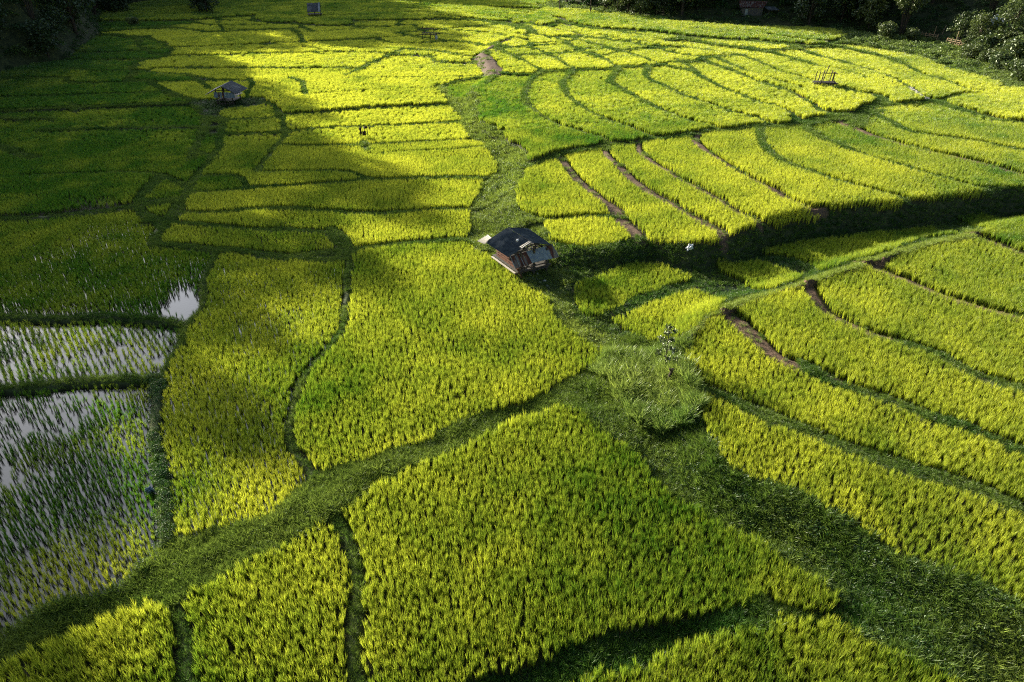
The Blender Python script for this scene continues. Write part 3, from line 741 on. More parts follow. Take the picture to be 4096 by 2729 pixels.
for l in range(1, NF+1):
    J, I = jj[st[l-1]:st[l]], ii[st[l-1]:st[l]]
    x0, x1, y0, y1 = XS[I.min()], XS[I.max()], YS[J.min()], YS[J.max()]; cx, cy = XS[I].mean(), YS[J].mean()
    ppx, ppy, _ = project(np.array([cx]), np.array([cy]), np.array([.5])); ppx, ppy = float(ppx[0]), float(ppy[0])
    wet = WETLAB.get(l)
    if l in LABINFO: ti, h, lb = LABINFO[l]; grp = 'rice paddies of the valley'
    else:
        h = .85
        if ppy < 70: lb, ti, grp = 'thin distant rice terrace in the dim top part of the valley', .45, 'dim distant rice terraces'
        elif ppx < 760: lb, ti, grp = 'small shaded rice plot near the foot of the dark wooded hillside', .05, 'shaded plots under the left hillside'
        elif ppx < 1990: lb, ti, grp = 'small bright yellow rice plot in the far middle of the valley', .86, 'bright far middle plots'
        else: lb, ti, grp = 'narrow stepped rice terrace below the dark wood at upper right', .74, 'stepped terraces at upper right'
    X, Y, LO_, S, TZ = [], [], [], [], []
    for lod, (a, b, sp) in enumerate(((8, NEAR, .27), (NEAR, MID, .50), (MID, 300, .95))):
        ya, yb = max(y0, a), min(y1+.2, b)
        if yb <= ya: continue
        if wet == 'rows': sx, sy, jit, ang = .34, .20, .15, ROWANG
        elif wet == 'wet': sx, sy, jit, ang = .22, .19, .30, ROWANG
        elif lod == 0: sx, sy, jit, ang = .21, .17, .28, (ROW2 if cx < 12 else -.55)
        else: sx, sy, jit, ang = sp, sp, .22, .3
        x, y = jgrid(x0, x1+.2, ya, yb, sx, sy, ang, jit)
        j, i = cells(x, y); k = (LAB[j, i] == l) & visible(x, y); x, y = x[k], y[k]
        k = bil(BD, x, y) > (.04, .16, .30)[lod]; x, y = x[k], y[k]
        # thin places
        n1 = fbm(x, y, 5.0, 61, 3); n2 = fbm(x, y, 1.6, 62, 2); thin = np.zeros(len(x))
        if wet == 'rows': thin = .14+.35*(n2 > .55)
        elif wet == 'wet': thin = np.clip((n1-.52)*5, 0, .65)+.10*(n2 > .6)
        elif wet == 'damp':
            qx, qy, _ = project(x, y, .3+0*x); thin = np.clip(1-np.hypot((qx-735)/75, (qy-1215)/75)*.62, 0, 1)*1.6+np.clip((n1-.62)*2, 0, .3)+.5*(qy > 1215)*(n2 > .5)+.95*(qy < 536-.06*qx)*(qx < 300)+.6*(qy < 560)*(n2 > .5)*(qx < 560)
        elif wet == 'damp2':
            qx, qy, _ = project(x, y, .3+0*x); thin = .65*sstep((qy-780)/40)*(n2 > .42)*sstep((qx-150)/200)
        elif wet == 'damp3': thin = np.clip((n1-.55)*2, 0, .3)
        else: thin = np.clip((n1-.70)*1.5, 0, .2)
        k = RNG.random(len(x)) > thin; x, y = x[k], y[k]
        hh = .82*h*(.84+.34*fbm(x, y, 4, 71, 3))
        X.append(x); Y.append(y); LO_.append(np.full(len(x), lod)); S.append(hh)
    if not X or sum(map(len, X)) == 0: continue
    x = np.concatenate(X); y = np.concatenate(Y); lod = np.concatenate(LO_); hh = np.concatenate(S)
    z = base_h(x, y)+DLEV[cells(x, y)]+(.0 if wet else .09)
    t = np.clip(ti+(1.7 if wet == 'wet' else .9)*(fbm(x, y, 6, 81, 3)-.5)+.5*(fbm(x, y, 1.5, 82, 2)-.5), 0, 1.1)
    s = hh/.92; kind = 'sparse' if wet in ('rows',) else 'rice'
    if kind == 'sparse': s = hh/.58; lod = lod*0
    o = scatter('rice_paddy', kind, x, y, z, np.clip(s, .6, 1.3) if kind == 'rice' else s, t, lod, .07, s*(.88+.24*RNG.random(len(x))))
    tag(o, lb, 'rice field', grp, 'stuff'); N_INST += len(x)
print('rice clumps', N_INST)
# ------------------------------------------------------------------ weeds and bund grass
def region_pts(mask_fn, sp, a, b, jit=.35):
    x, y = jgrid(-175, 175, max(a, 9), b, sp, sp, .4, jit); k = visible(x, y); x, y = x[k], y[k]
    j, i = cells(x, y); k = mask_fn(x, y, j, i); return x[k], y[k]
def veg(name, label, cat, mask, kind, dens, s, tint, zoff=0.0, tilt=.12, patch=.0, a=8, b=290, dt=.5):
    X, Y, Ld = [], [], []
    for lod, (p, q, mul) in enumerate(((8, 62, 1), (62, 118, 1.75), (118, 290, 3.2))):
        p, q = max(p, a), min(q, b)
        if q <= p: continue
        if kind == 'tall' and lod: continue
        x, y = region_pts(mask, dens*mul, p, q); X.append(x); Y.append(y); Ld.append(np.full(len(x), lod))
    x = np.concatenate(X); y = np.concatenate(Y); ld = np.concatenate(Ld)
    if patch: k = fbm(x, y, 2.4, 101+len(name), 3) > patch; x, y, ld = x[k], y[k], ld[k]
    if len(x) == 0: return
    z = ground_z(x, y)[0]+zoff
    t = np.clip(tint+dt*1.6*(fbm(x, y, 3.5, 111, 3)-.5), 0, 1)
    o = scatter(name, kind, x, y, z, s*(.6+.8*RNG.random(len(x)))*(.7+.6*fbm(x, y, 2.5, 121, 2)), t, ld, tilt); tag(o, label, cat, kind='stuff'); print(name, len(x))
def inreg(n, extra=None):
    v = WNAMES.index(n)+1
    def f(x, y, j, i):
        m = REG[j, i] == v
        return m & extra(x, y) if extra else m
    return f
bund = lambda x, y, j, i: (BD[j, i] < .0) & (REG[j, i] == 0) & (BROWN[j, i] < .5)
bundb = lambda x, y, j, i: (BD[j, i] < .0) & (REG[j, i] == 0) & (BROWN[j, i] > .5)
veg('bund_grass', 'short dull green grass growing along the narrow paddy bunds', 'grass', bund, 'grass', .17, .9, .35, patch=.22)
veg('bare_bund_grass', 'thin scattered tufts on the bare brown earth bunds', 'grass', bundb, 'grass', .42, .8, .45, patch=.50)
veg('stream_weeds', 'leafy creepers covering the winding stream bank above the hut', 'weeds', inreg('stream'), 'weed', .33, .85, .70, patch=.36)
veg('stream_grass', 'low pale grass along the winding stream bank above the hut', 'grass', inreg('stream'), 'grass', .24, 1.3, .85)
veg('hut_yard_weeds', 'tangled creepers around the small gabled hut in the left fields', 'weeds', inreg('hutyard'), 'weed', .4, .9, .3)
levee = lambda x, y: segdist(LEVEE, x, y)
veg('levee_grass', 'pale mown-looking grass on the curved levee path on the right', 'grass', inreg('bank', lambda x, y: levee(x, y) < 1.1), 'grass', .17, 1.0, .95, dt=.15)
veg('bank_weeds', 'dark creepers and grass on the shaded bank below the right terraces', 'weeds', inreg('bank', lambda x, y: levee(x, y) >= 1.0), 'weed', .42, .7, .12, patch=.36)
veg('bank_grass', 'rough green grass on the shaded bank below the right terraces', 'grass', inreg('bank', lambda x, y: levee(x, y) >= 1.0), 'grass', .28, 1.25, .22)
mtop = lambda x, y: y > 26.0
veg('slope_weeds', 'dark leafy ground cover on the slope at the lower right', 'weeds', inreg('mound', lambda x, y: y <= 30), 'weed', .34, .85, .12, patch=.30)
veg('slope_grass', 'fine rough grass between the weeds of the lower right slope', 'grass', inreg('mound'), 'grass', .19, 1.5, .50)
MC = [ground_pt(*p, .3) for p in ((2590,1480), (2690,1590), (2560,1560), (2640,1660), (2740,1560), (2480,1470))]
veg('tall_grass_mound', 'tall arching pale green grass heaped around the lone sapling', 'grass', inreg('mound', lambda x, y: (segdist(MC, x, y) < 1.7)), 'tall', .26, .95, .55, zoff=.1)
veg('belt_grass', 'lush grass on the wide belt running diagonally between the front paddies', 'grass', inreg('belt'), 'grass', .15, 1.35, .62)
veg('belt_weeds', 'leafy patches on the diagonal grass belt between the front paddies', 'weeds', inreg('belt'), 'weed', .42, .75, .35, patch=.55)
veg('curved_bund_grass', 'dark grass on the curved bund along the bottom of the largest paddy', 'grass', inreg('lowbund'), 'grass', .17, 1.4, .12)
veg('leafy_bund_creepers', 'broad leaved creepers covering the straight bund right of the flooded paddy', 'weeds', lambda x, y, j, i: (BD[j, i] < .0) & (REG[j, i] == 0) & (segdist(LB, x, y) < .9), 'weed', .24, .62, .15) if False else None
LB = [ground_pt(a, b, .5) for a, b in cv('I','1370,470 1350,600 1350,750 1330,950 1350,1100 1370,1250 1380,1400 1390,1562 1420,1700 1410,1850')]
veg('leafy_bund_creepers', 'broad leaved creepers covering the straight bund right of the flooded paddy', 'weeds', lambda x, y, j, i: (BD[j, i] < .05) & (segdist(LB, x, y) < .9), 'weed', .24, .62, .15, zoff=.1)
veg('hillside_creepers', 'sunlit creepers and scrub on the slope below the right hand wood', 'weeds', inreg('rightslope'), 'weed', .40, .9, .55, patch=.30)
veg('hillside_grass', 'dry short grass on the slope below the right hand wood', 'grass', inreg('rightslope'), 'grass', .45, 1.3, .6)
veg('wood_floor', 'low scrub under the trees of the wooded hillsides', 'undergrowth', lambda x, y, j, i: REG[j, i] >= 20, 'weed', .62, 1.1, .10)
# ------------------------------------------------------------------ camera and light
cam = bpy.data.cameras.new('camera'); co = bpy.data.objects.new('camera', cam); COL.objects.link(co)
cam.sensor_width = 36; cam.lens = 36*FPX/W0; cam.clip_end = 3000; cam.clip_start = .5
co.location = (0, 0, CAMH); co.rotation_euler = (math.pi/2-PITCH, 0, 0); SC.camera = co
SUN_AZ = 48.0; SUN_EL = 17.0   # degrees left of the view direction, height
az = R(SUN_AZ); el = R(SUN_EL); sdir = Vector((-math.sin(az)*math.cos(el), math.cos(az)*math.cos(el), math.sin(el)))
sl = bpy.data.lights.new('sun', 'SUN'); so = bpy.data.objects.new('sun', sl); COL.objects.link(so)
sl.energy = 5.0; sl.angle = R(.5); sl.color = (1.0, .92, .76); so.rotation_euler = sdir.to_track_quat('Z', 'Y').to_euler(); so.location = (-60, 60, 60)
w = bpy.data.worlds.new('World'); SC.world = w; w.use_nodes = True; nt = w.node_tree; bg = nt.nodes['Background']
sky = nt.nodes.new('ShaderNodeTexSky'); sky.sky_type = 'NISHITA'; sky.sun_disc = False; sky.sun_elevation = el; sky.sun_rotation = -az; sky.altitude = 300; sky.dust_density = 2.0
# bright patch added to the unseen sunward sky to whiten the paddy water
tc = nt.nodes.new('ShaderNodeTexCoord'); dt = nt.nodes.new('ShaderNodeVectorMath'); dt.operation = 'DOT_PRODUCT'; cd = Vector((-.515, .736, .438)).normalized(); dt.inputs[1].default_value = cd
nt.links.new(tc.outputs['Generated'], dt.inputs[0]); mr = nt.nodes.new('ShaderNodeMapRange'); mr.interpolation_type = 'SMOOTHSTEP'; mr.inputs[1].default_value = .88; mr.inputs[2].default_value = .97; nt.links.new(dt.outputs['Value'], mr.inputs[0])
cn = nt.nodes.new('ShaderNodeTexNoise'); cn.inputs['Scale'].default_value = 3.0; cn.inputs['Detail'].default_value = 5; nt.links.new(tc.outputs['Generated'], cn.inputs['Vector'])
cm2 = math_(nt, 'MULTIPLY', mr.outputs[0], math_(nt, 'ADD', cn.outputs[0], .35)); cc = mix(nt, cm2, (0, 0, 0), (36, 38, 42)); ad = mix(nt, 1.0, sky.outputs[0], cc, 'ADD')
nt.links.new(ad, bg.inputs[0]); bg.inputs[1].default_value = .05
SC.view_settings.view_transform = 'Standard'; SC.view_settings.look = 'None'; SC.view_settings.exposure = 1.4; SC.view_settings.gamma = 1
SC.cycles.use_denoising = False; SC.cycles.use_light_tree = False; SC.cycles.sample_clamp_indirect = 1.5; w.cycles.sampling_method = 'MANUAL'; w.cycles.sample_map_resolution = 512; SC.cycles.filter_width = 1.15; SC.cycles.max_bounces = 5; SC.cycles.transmission_bounces = 4; SC.cycles.diffuse_bounces = 2; SC.cycles.glossy_bounces = 2

def haze():
    b = [(-480, -12, -1.5), (480, -12, -1.5), (480, 470, -1.5), (-480, 470, -1.5), (-480, -12, 75), (480, -12, 75), (480, 470, 75), (-480, 470, 75)]
    me = bpy.data.meshes.new('haze'); me.from_pydata(b, [], [(3, 2, 1, 0), (4, 5, 6, 7), (0, 1, 5, 4), (1, 2, 6, 5), (2, 3, 7, 6), (3, 0, 4, 7)])
    m = bpy.data.materials.new('haze'); nt = nodes(m); out = N(nt, 'ShaderNodeOutputMaterial'); v = N(nt, 'ShaderNodeVolumePrincipled'); v.inputs['Density'].default_value = .00005; v.inputs['Color'].default_value = (.80, .88, .95, 1); v.inputs['Anisotropy'].default_value = .25
    nt.links.new(v.outputs[0], out.inputs['Volume']); me.materials.append(m); o = bpy.data.objects.new('haze', me); COL.objects.link(o); tag(o, 'thin bluish valley haze in the distance', 'haze', kind='stuff')

# ------------------------------------------------------------------ built things
class MB:
    def __init__(s): s.v, s.f = [], []
    def add(s, v, f):
        b = len(s.v); s.v += [tuple(p) for p in v]; s.f += [tuple(b+i for i in q) for q in f]; return s
    def beam(s, a, b, w, t=None, up=(0, 0, 1)):
        """rectangular bar from a to b, w wide, t thick"""
        t = t or w; a, b = Vector(a), Vector(b); d = (b-a).normalized(); u = Vector(up)
        if abs(d.dot(u)) > .95: u = Vector((0, 1, 0))
        x = d.cross(u).normalized()*w/2; y = d.cross(x).normalized()*t/2
        s.add([a-x-y, a+x-y, a+x+y, a-x+y, b-x-y, b+x-y, b+x+y, b-x+y], [(3, 2, 1, 0), (4, 5, 6, 7), (0, 1, 5, 4), (1, 2, 6, 5), (2, 3, 7, 6), (3, 0, 4, 7)]); return s
    def tube(s, pts, r, n=7, r2=None):
        r2 = r if r2 is None else r2; P = [Vector(p) for p in pts]; rings = []
        for k, p in enumerate(P):
            d = (P[min(k+1, len(P)-1)]-P[max(k-1, 0)]).normalized(); u = Vector((0, 0, 1)) if abs(d.z) < .9 else Vector((1, 0, 0)); x = d.cross(u).normalized(); y = d.cross(x)
            rr = r+(r2-r)*k/(len(P)-1); rings.append([p+(x*math.cos(a)+y*math.sin(a))*rr for a in [6.2832*i/n for i in range(n)]])
        v = [q for g in rings for q in g]; f = []
        for k in range(len(P)-1):
            for i in range(n): f.append((k*n+i, k*n+(i+1) % n, (k+1)*n+(i+1) % n, (k+1)*n+i))
        f += [tuple(range(n))[::-1], tuple((len(P)-1)*n+i for i in range(n))]; s.add(v, f); return s
    def corr(s, a, b, c, d, waves=16, amp=.022, th=.006):
        """corrugated sheet: a-b is the upper edge, d-c the lower; ribs run from a-b to d-c"""
        a, b, c, d = map(Vector, (a, b, c, d)); nrm = (b-a).cross(d-a).normalized(); n = waves*4; T, B = [], []
        for k in range(n+1):
            t = k/n; o = nrm*amp*math.sin(t*waves*6.2832); T.append(a.lerp(b, t)+o); B.append(d.lerp(c, t)+o)
        v = T+B+[p-nrm*th for p in T]+[p-nrm*th for p in B]; m = n+1; f = []
        for k in range(n): f += [(k, k+1, m+k+1, m+k), (2*m+k+1, 2*m+k, 3*m+k, 3*m+k+1), (k+1, k, 2*m+k, 2*m+k+1), (m+k, m+k+1, 3*m+k+1, 3*m+k)]
        f += [(0, m, 3*m, 2*m), (n, 2*m+n, 3*m+n, m+n)]; s.add(v, f); return s
    def obj(s, name, mat, parent=None, label=None, smooth=False):
        me = mk_mesh(name, s.v, s.f, mat, smooth=smooth); o = bpy.data.objects.new(name, me); COL.objects.link(o)
        if parent: o.parent = parent
        if label: o['label'] = label
        return o
def thing(name, label, cat, x, y, rz=0, group=None, z=None, s=1.0):
    o = bpy.data.objects.new(name, None); COL.objects.link(o); zz = float(ground_z(np.array([x]), np.array([y]))[0][0]) if z is None else z
    o.location = (x, y, zz); o.rotation_euler = (0, 0, rz); o.scale = (s, s, s); tag(o, label, cat, group); return o
M['wood'] = surf_mat('weathered_wood', (.035, .026, .02), (.13, .10, .075), 7, .85, .5, stretch=(1, 1, 4))
M['plank'] = surf_mat('grey_plank', (.05, .045, .04), (.16, .145, .125), 5, .85, .5, stretch=(1, 5, 9))
M['redwood'] = surf_mat('reddish_board', (.08, .03, .02), (.22, .10, .055), 6, .8, .3)
M['darktin'] = surf_mat('dark_corrugated_sheet', (.03, .038, .045), (.09, .105, .11), 3, .6, .2, c3=(.15, .155, .15), spec=.3)
M['tin'] = surf_mat('blue_grey_tin', (.16, .19, .21), (.34, .38, .39), 4, .55, .2, spec=.5, metallic=.45, stretch=(3, .7, .7))
M['rust'] = surf_mat('rusty_tin', (.045, .018, .014), (.16, .05, .03), 5, .75, .3, c3=(.20, .17, .15), spec=.3, stretch=(2.5, .6, .6))
M['palesheet'] = surf_mat('pale_sheet', (.45, .40, .32), (.66, .60, .50), 6, .7, .2)
M['bamboo'] = surf_mat('dry_bamboo', (.30, .19, .10), (.55, .40, .24), 9, .6, .2)
M['white'] = surf_mat('white_plastic', (.55, .58, .62), (.82, .83, .84), 9, .5, .3)
M['blue'] = surf_mat('blue_plastic', (.03, .07, .16), (.30, .38, .48), 12, .5, .3)
M['stone'] = surf_mat('pale_stone', (.38, .35, .30), (.66, .62, .55), 14, .85, .4)
M['bark'] = surf_mat('bark', (.03, .022, .016), (.10, .075, .055), 10, .9, .6, stretch=(3, 3, 1))
M['darkcloth'] = surf_mat('dark_cloth', (.02, .012, .01), (.07, .035, .025), 12, .9)
M['straw'] = surf_mat('dry_straw', (.20, .14, .06), (.38, .28, .12), 20, .9, .4)
# --- the granary hut by the stream
HX, HY = .65, 46.3; HR = math.atan2(1.2, 1.97)
hut = thing('stilt_hut', 'wooden hut on stilts with dark corrugated roof and rusty tin skirt beside the stream', 'hut', HX, HY, HR, z=.08)
b = MB()
b.corr((.95, .0, 2.86), (.95, 3.55, 2.82), (-1.02, 3.62, 2.02), (-.95, .25, 2.05), 17, .035)
b.obj('roof_slope', M['darktin'], hut)
b = MB(); b.corr((.97, -.08, 2.87), (.97, 3.55, 2.83), (2.92, 3.5, 2.32), (2.84, .12, 2.20), 17, .035); b.obj('roof_slope', M['darktin'], hut)
b = MB(); xs = [-.86, -.48, -.10, .52, .98, 1.62, 2.28, 2.86]; mats = ['rust', 'rust', 'rust', 'tin', 'tin', 'tin', 'rust']
for k in range(7):
    s_ = MB(); x0, x1 = xs[k], xs[k+1]; g = lambda x: 2.14+.10*(x+.86)/3.7; dz = .012*(k % 2)
    lb = (lambda x: 1.42+.05*math.sin(x*1.7)); sh = lambda x: x*1.045+.1
    s_.corr((x0, .16, g(x0)+dz), (x1+.05, .16, g(x1)+dz), (sh(x1+.05), -.50, lb(x1)+dz), (sh(x0), -.50, lb(x0)+dz), 4, .012)
    s_.obj('skirt_sheet', M[mats[k]], hut, 'rusty brown tin sheet' if mats[k] == 'rust' else 'blue grey tin sheet')
for k in (0, 1, 2, 6, 7):
    s_ = MB(); x = xs[k]; s_.beam((x+.02, .15, 2.17+.10*(x+.86)/3.7), (x*1.045+.12, -.50, 1.45+.05*math.sin(x*1.7)), .045, .02); s_.obj('seam_strip', M['tin'], hut)
b = MB(); b.corr((-1.45, 4.05, 2.05), (-.30, 4.35, 2.22), (-.35, 3.45, 2.16), (-1.20, 3.35, 2.0), 7, .03); b.obj('loose_roof_sheet', M['palesheet'], hut, 'pale corrugated sheet jutting from the far eave')
for (px, py) in ((0, 0), (1.15, 0), (2.3, 0), (0, 1.6), (2.3, 1.6), (0, 3.3), (2.3, 3.3), (1.15, 3.3)):
    b = MB(); b.beam((px, py, -.2), (px+.02, py, 2.05+.55*(1-abs(px-.95)/1.6)), .15, .13, (0, 1, 0)); b.obj('post', M['wood'], hut)
b = MB()
for k in range(9): b.beam((-.35, .1+k*.42, .78), (2.55, .1+k*.42, .79), .39, .04)
b.obj('floor_deck', M['plank'], hut)
for y in (.0, 1.7, 3.3):
    b = MB(); b.beam((-.5, y, .68), (2.7, y, .70), .10, .12); b.obj('floor_beam', M['wood'], hut)
b = MB()
for k in range(4): b.beam((.92, -.09, .60+k*.235), (2.42, -.07, .62+k*.235), .025, .22, (0, 1, 0))
b.obj('front_wall', M['plank'], hut, 'grey plank wall on the right half of the front')
b = MB()
for k in range(3): b.beam((-.05, -.05, .72+k*.27), (.90, -.02, .70+k*.25), .03, .11, (0, 1, 0))
b.beam((.05, -.12, .75), (.95, -.10, 1.45), .07, .04, (0, 1, 0)); b.obj('front_rails', M['wood'], hut)
b = MB()
for k in range(5): b.beam((-.09, .2, .66+k*.2), (-.09, 3.4, .66+k*.2), .03, .19, (1, 0, 0))
b.obj('side_wall', M['redwood'], hut, 'reddish board wall along the left side')
b = MB()
for k in range(6): b.beam((2.40, .1, .72+k*.24), (2.40, 3.3, .72+k*.24), .03, .22, (1, 0, 0))
b.obj('side_wall', M['plank'], hut)
b = MB()
for k in range(6): b.beam((0, 3.42, .72+k*.22), (2.3, 3.42, .72+k*.22), .03, .21, (0, 1, 0))
b.obj('back_wall', M['plank'], hut)
b = MB(); b.beam((-.48, .0, .72), (-.48, 3.5, .74), .16, .035, (0, 0, 1)); b.obj('ledge_board', M['palesheet'], hut)
b = MB(); b.beam((-.55, -.02, 1.45), (.02, -.45, .15), .09, .05); b.obj('brace', M['redwood'], hut)
for (x, y) in ((.98, 0), (.97, 1.8), (.97, 3.4)):
    b = MB(); b.beam((x, y, 2.72), (-.9, y+.15, 1.97), .07, .07); b.beam((x, y, 2.72), (2.8, y+.1, 2.16), .07, .07); b.obj('rafter', M['wood'], hut)
for (u, v) in ((.34, .18), (.46, .12)):
    b = MB(); x = .95-u*1.9; b.corr((x+.28, .55+v, 2.70-u*.8+.14), (x+.28, .83+v, 2.70-u*.8+.14), (x-.32, .85+v, 2.50-u*.8+.12), (x-.32, .57+v, 2.50-u*.8+.12), 3, .02); b.obj('loose_patch_sheet', M['plank'], hut)
b = MB(); b.corr((.93, .05, 2.90), (.93, .35, 2.90), (.10, .40, 2.60), (.10, .02, 2.58), 2, .02); b.obj('patch_sheet', M['palesheet'], hut, 'pale brown patch over the hole at the ridge')
b = MB(); b.tube([(.25, 1.0, 2.80), (.42, 1.02, 2.86)], .07, 8); b.obj('roof_pot', M['white'], hut)
# rubble and broken sheets under and beside the hut
for k, (dx, dy, mt) in enumerate(((.3, -.55, 'redwood'), (.75, -.75, 'palesheet'), (1.2, -.6, 'plank'))):
    p = Matrix.Rotation(HR, 3, 'Z') @ Vector((dx, dy, 0)); o = MB()
    for q in range(4): o.beam((-.45, q*.13, .05+.03*q), (.45, q*.13+.05*k, .12+.02*q), .11, .025)
    o = o.obj('broken_board', M[mt]); o.location = (HX+p.x, HY+p.y, .12); o.rotation_euler = (.05, .1, .4*k); tag(o, ['reddish broken boards lying under the front corner of the stilt hut', 'pale broken boards lying in front of the stilt hut', 'grey broken boards below the plank wall of the stilt hut'][k], 'boards', 'broken boards by the stilt hut')
def blob(r, seed, sx=1, sy=1, sz=1, sub=2, amp=.35):
    import bmesh
    bm = bmesh.new(); bmesh.ops.create_icosphere(bm, subdivisions=sub, radius=r); rr = random.Random(seed); ph = [rr.random()*6 for _ in range(6)]
    for v in bm.verts:
        n = v.co.normalized(); k = 1+amp*(math.sin(n.x*4+ph[0])*math.sin(n.y*5+ph[1])+.6*math.sin(n.z*6+ph[2])*math.sin(n.x*7+ph[3]))+amp*.3*(rr.random()-.5)
        v.co = Vector((v.co.x*sx, v.co.y*sy, v.co.z*sz))*k
    v = [tuple(q.co) for q in bm.verts]; f = [tuple(q.index for q in p.verts) for p in bm.faces]; bm.free(); m = MB(); m.add(v, f); return m
rs = [blob(.11, k, 1.2, .9, .7).obj('stone', M['stone']) for k in range(4)]
for k, o in enumerate(rs): COL.objects.unlink(o)
def put_stone(x, y, s, lb, grp, z=None):
    o = random.choice(rs).copy(); COL.objects.link(o); zz = float(ground_z(np.array([x]), np.array([y]))[0][0]) if z is None else z
    o.location = (x, y, zz+.05*s); o.scale = (s, s, s); o.rotation_euler = (0, 0, random.random()*6); tag(o, lb, 'stone', grp)
for px, py in ((2120,1112), (2128,1124), (2150,1104), (2160,1135), (2188,1142), (2178,1128)):
    x, y = ground_pt(px, py, .1); put_stone(x, y, 1.0, 'pale stone lying in the shadow in front of the stilt hut', 'stones by the stilt hut')
for seg in (((3485,276), (3516,290), (3540,296), (3568,312)), ((3638,358), (3662,378), (3688,394), (3708,404))):
    for k in range(len(seg)-1):
        n = 6
        for t in range(n):
            px = seg[k][0]+(seg[k+1][0]-seg[k][0])*(t+random.random()*.5)/n; py = seg[k][1]+(seg[k+1][1]-seg[k][1])*(t+random.random()*.3)/n
            x, y = ground_pt(px, py, .3); put_stone(x, y, 2.2+random.random()*1.2, 'whitish stone in the upper row edging the dark green rice strip' if seg[0][0] < 3600 else 'whitish stone in the lower row ending at the rounded rice corner', 'white stones along the bund', None)
# --- the gabled hut in the left fields
x, y = ground_pt(906, 428, .1); hut2 = thing('field_hut', 'small gabled field hut on stilts at the light edge, left of the curved footpath', 'hut', x, y, R(-5))
W2 = 1.15
b = MB(); b.corr((0, -.5, 2.95), (0, 3.0, 3.05), (-2.5, 2.8, 2.05), (-2.35, -.7, 1.82), 14, .02); b.obj('roof_slope', M['darktin'], hut2)
b = MB(); b.corr((.02, -.5, 2.96), (.02, 3.0, 3.06), (2.35, 2.8, 2.10), (2.2, -.65, 1.98), 14, .02); b.obj('roof_slope', M['darktin'], hut2)
for px in (-1.15, -.05, 1.15):
    for py in (0, 2.4):
        b = MB(); b.beam((px, py, -.2), (px*.98, py, 2.75-abs(px)*.42), .13, .13, (0, 1, 0)); b.obj('post', M['wood'], hut2)
b = MB()
for k in range(6): b.beam((-1.35, .05+k*.46, .95), (1.35, .05+k*.46, .95), .43, .05)
b.obj('floor_deck', M['plank'], hut2)
for x0, x1, mt in ((-1.25, -.72, 'tin'), (-.70, -.42, 'rust'), (-.40, -.10, 'tin'), (-.08, .18, 'rust'), (.20, .42, 'tin'), (.44, 1.75, 'tin')):
    b = MB(); b.corr((x0, -.32, 2.12), (x1, -.32, 2.12), (x1+.02, -.50, 1.42), (x0+.05, -.50, 1.40), 3, .012); b.obj('wall_sheet', M[mt], hut2, 'rusty sheet' if mt == 'rust' else 'pale blue grey tin sheet')
b = MB(); b.beam((1.22, .1, 1.55), (1.22, 2.3, 1.55), .03, .9, (1, 0, 0)); b.obj('side_wall', M['palesheet'], hut2, 'sunlit pale board side')  # pale colour stands in for the light on this wall
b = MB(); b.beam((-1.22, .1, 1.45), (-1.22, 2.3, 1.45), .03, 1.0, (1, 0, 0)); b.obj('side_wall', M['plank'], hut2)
b = MB(); b.beam((-1.3, -.05, 2.28), (1.3, -.05, 2.28), .09, .09); b.obj('tie_beam', M['wood'], hut2)
for q in (((-2.2, -.55, 1.86), (0, -.45, 2.86)), ((2.1, -.55, 1.98), (0, -.45, 2.86)), ((-1.2, .0, .55), (1.2, .0, .52))):
    b = MB(); b.beam(q[0], q[1], .07, .08); b.obj('rafter' if q[0][2] > 1 else 'floor_beam', M['wood'], hut2)
b = MB(); b.beam((.2, -.5, .0), (1.1, -.1, .85), .06, .06); b.obj('brace', M['wood'], hut2)
# --- open shelter at the top
x, y = ground_pt(1262, 77, .1); sh = thing('field_shelter', 'open shelter with one steep dark striped roof slope in the dim upper fields', 'shelter', x, y, R(14))
b = MB(); b.corr((-1.6, 1.2, 3.15), (1.6, 1.2, 3.15), (1.5, -1.3, 1.35), (-1.7, -1.3, 1.35), 10, .03)
b.obj('roof_slope', M['darktin'], sh)
b = MB(); b.corr((-1.6, 1.22, 3.15), (1.6, 1.22, 3.15), (1.7, 3.1, 2.0), (-1.6, 3.1, 2.0), 10, .03); b.obj('roof_slope', M['darktin'], sh)
b = MB(); b.corr((1.05, 1.16, 3.20), (1.5, 1.16, 3.20), (1.35, -1.34, 1.40), (.9, -1.34, 1.40), 2, .02); b.obj('roof_patch', M['tin'], sh, 'light blue tin strip on the dark roof')
for px in (-1.4, 0, 1.4):
    for py in (-1.0, 2.7):
        b = MB(); b.beam((px, py, -.2), (px, py, 1.6 if py < 0 else 2.2), .12, .12, (0, 1, 0)); b.obj('post', M['wood'], sh)
b = MB(); b.beam((-1.7, .6, .75), (1.7, .6, .75), 2.6, .08); b.obj('floor_deck', M['plank'], sh)
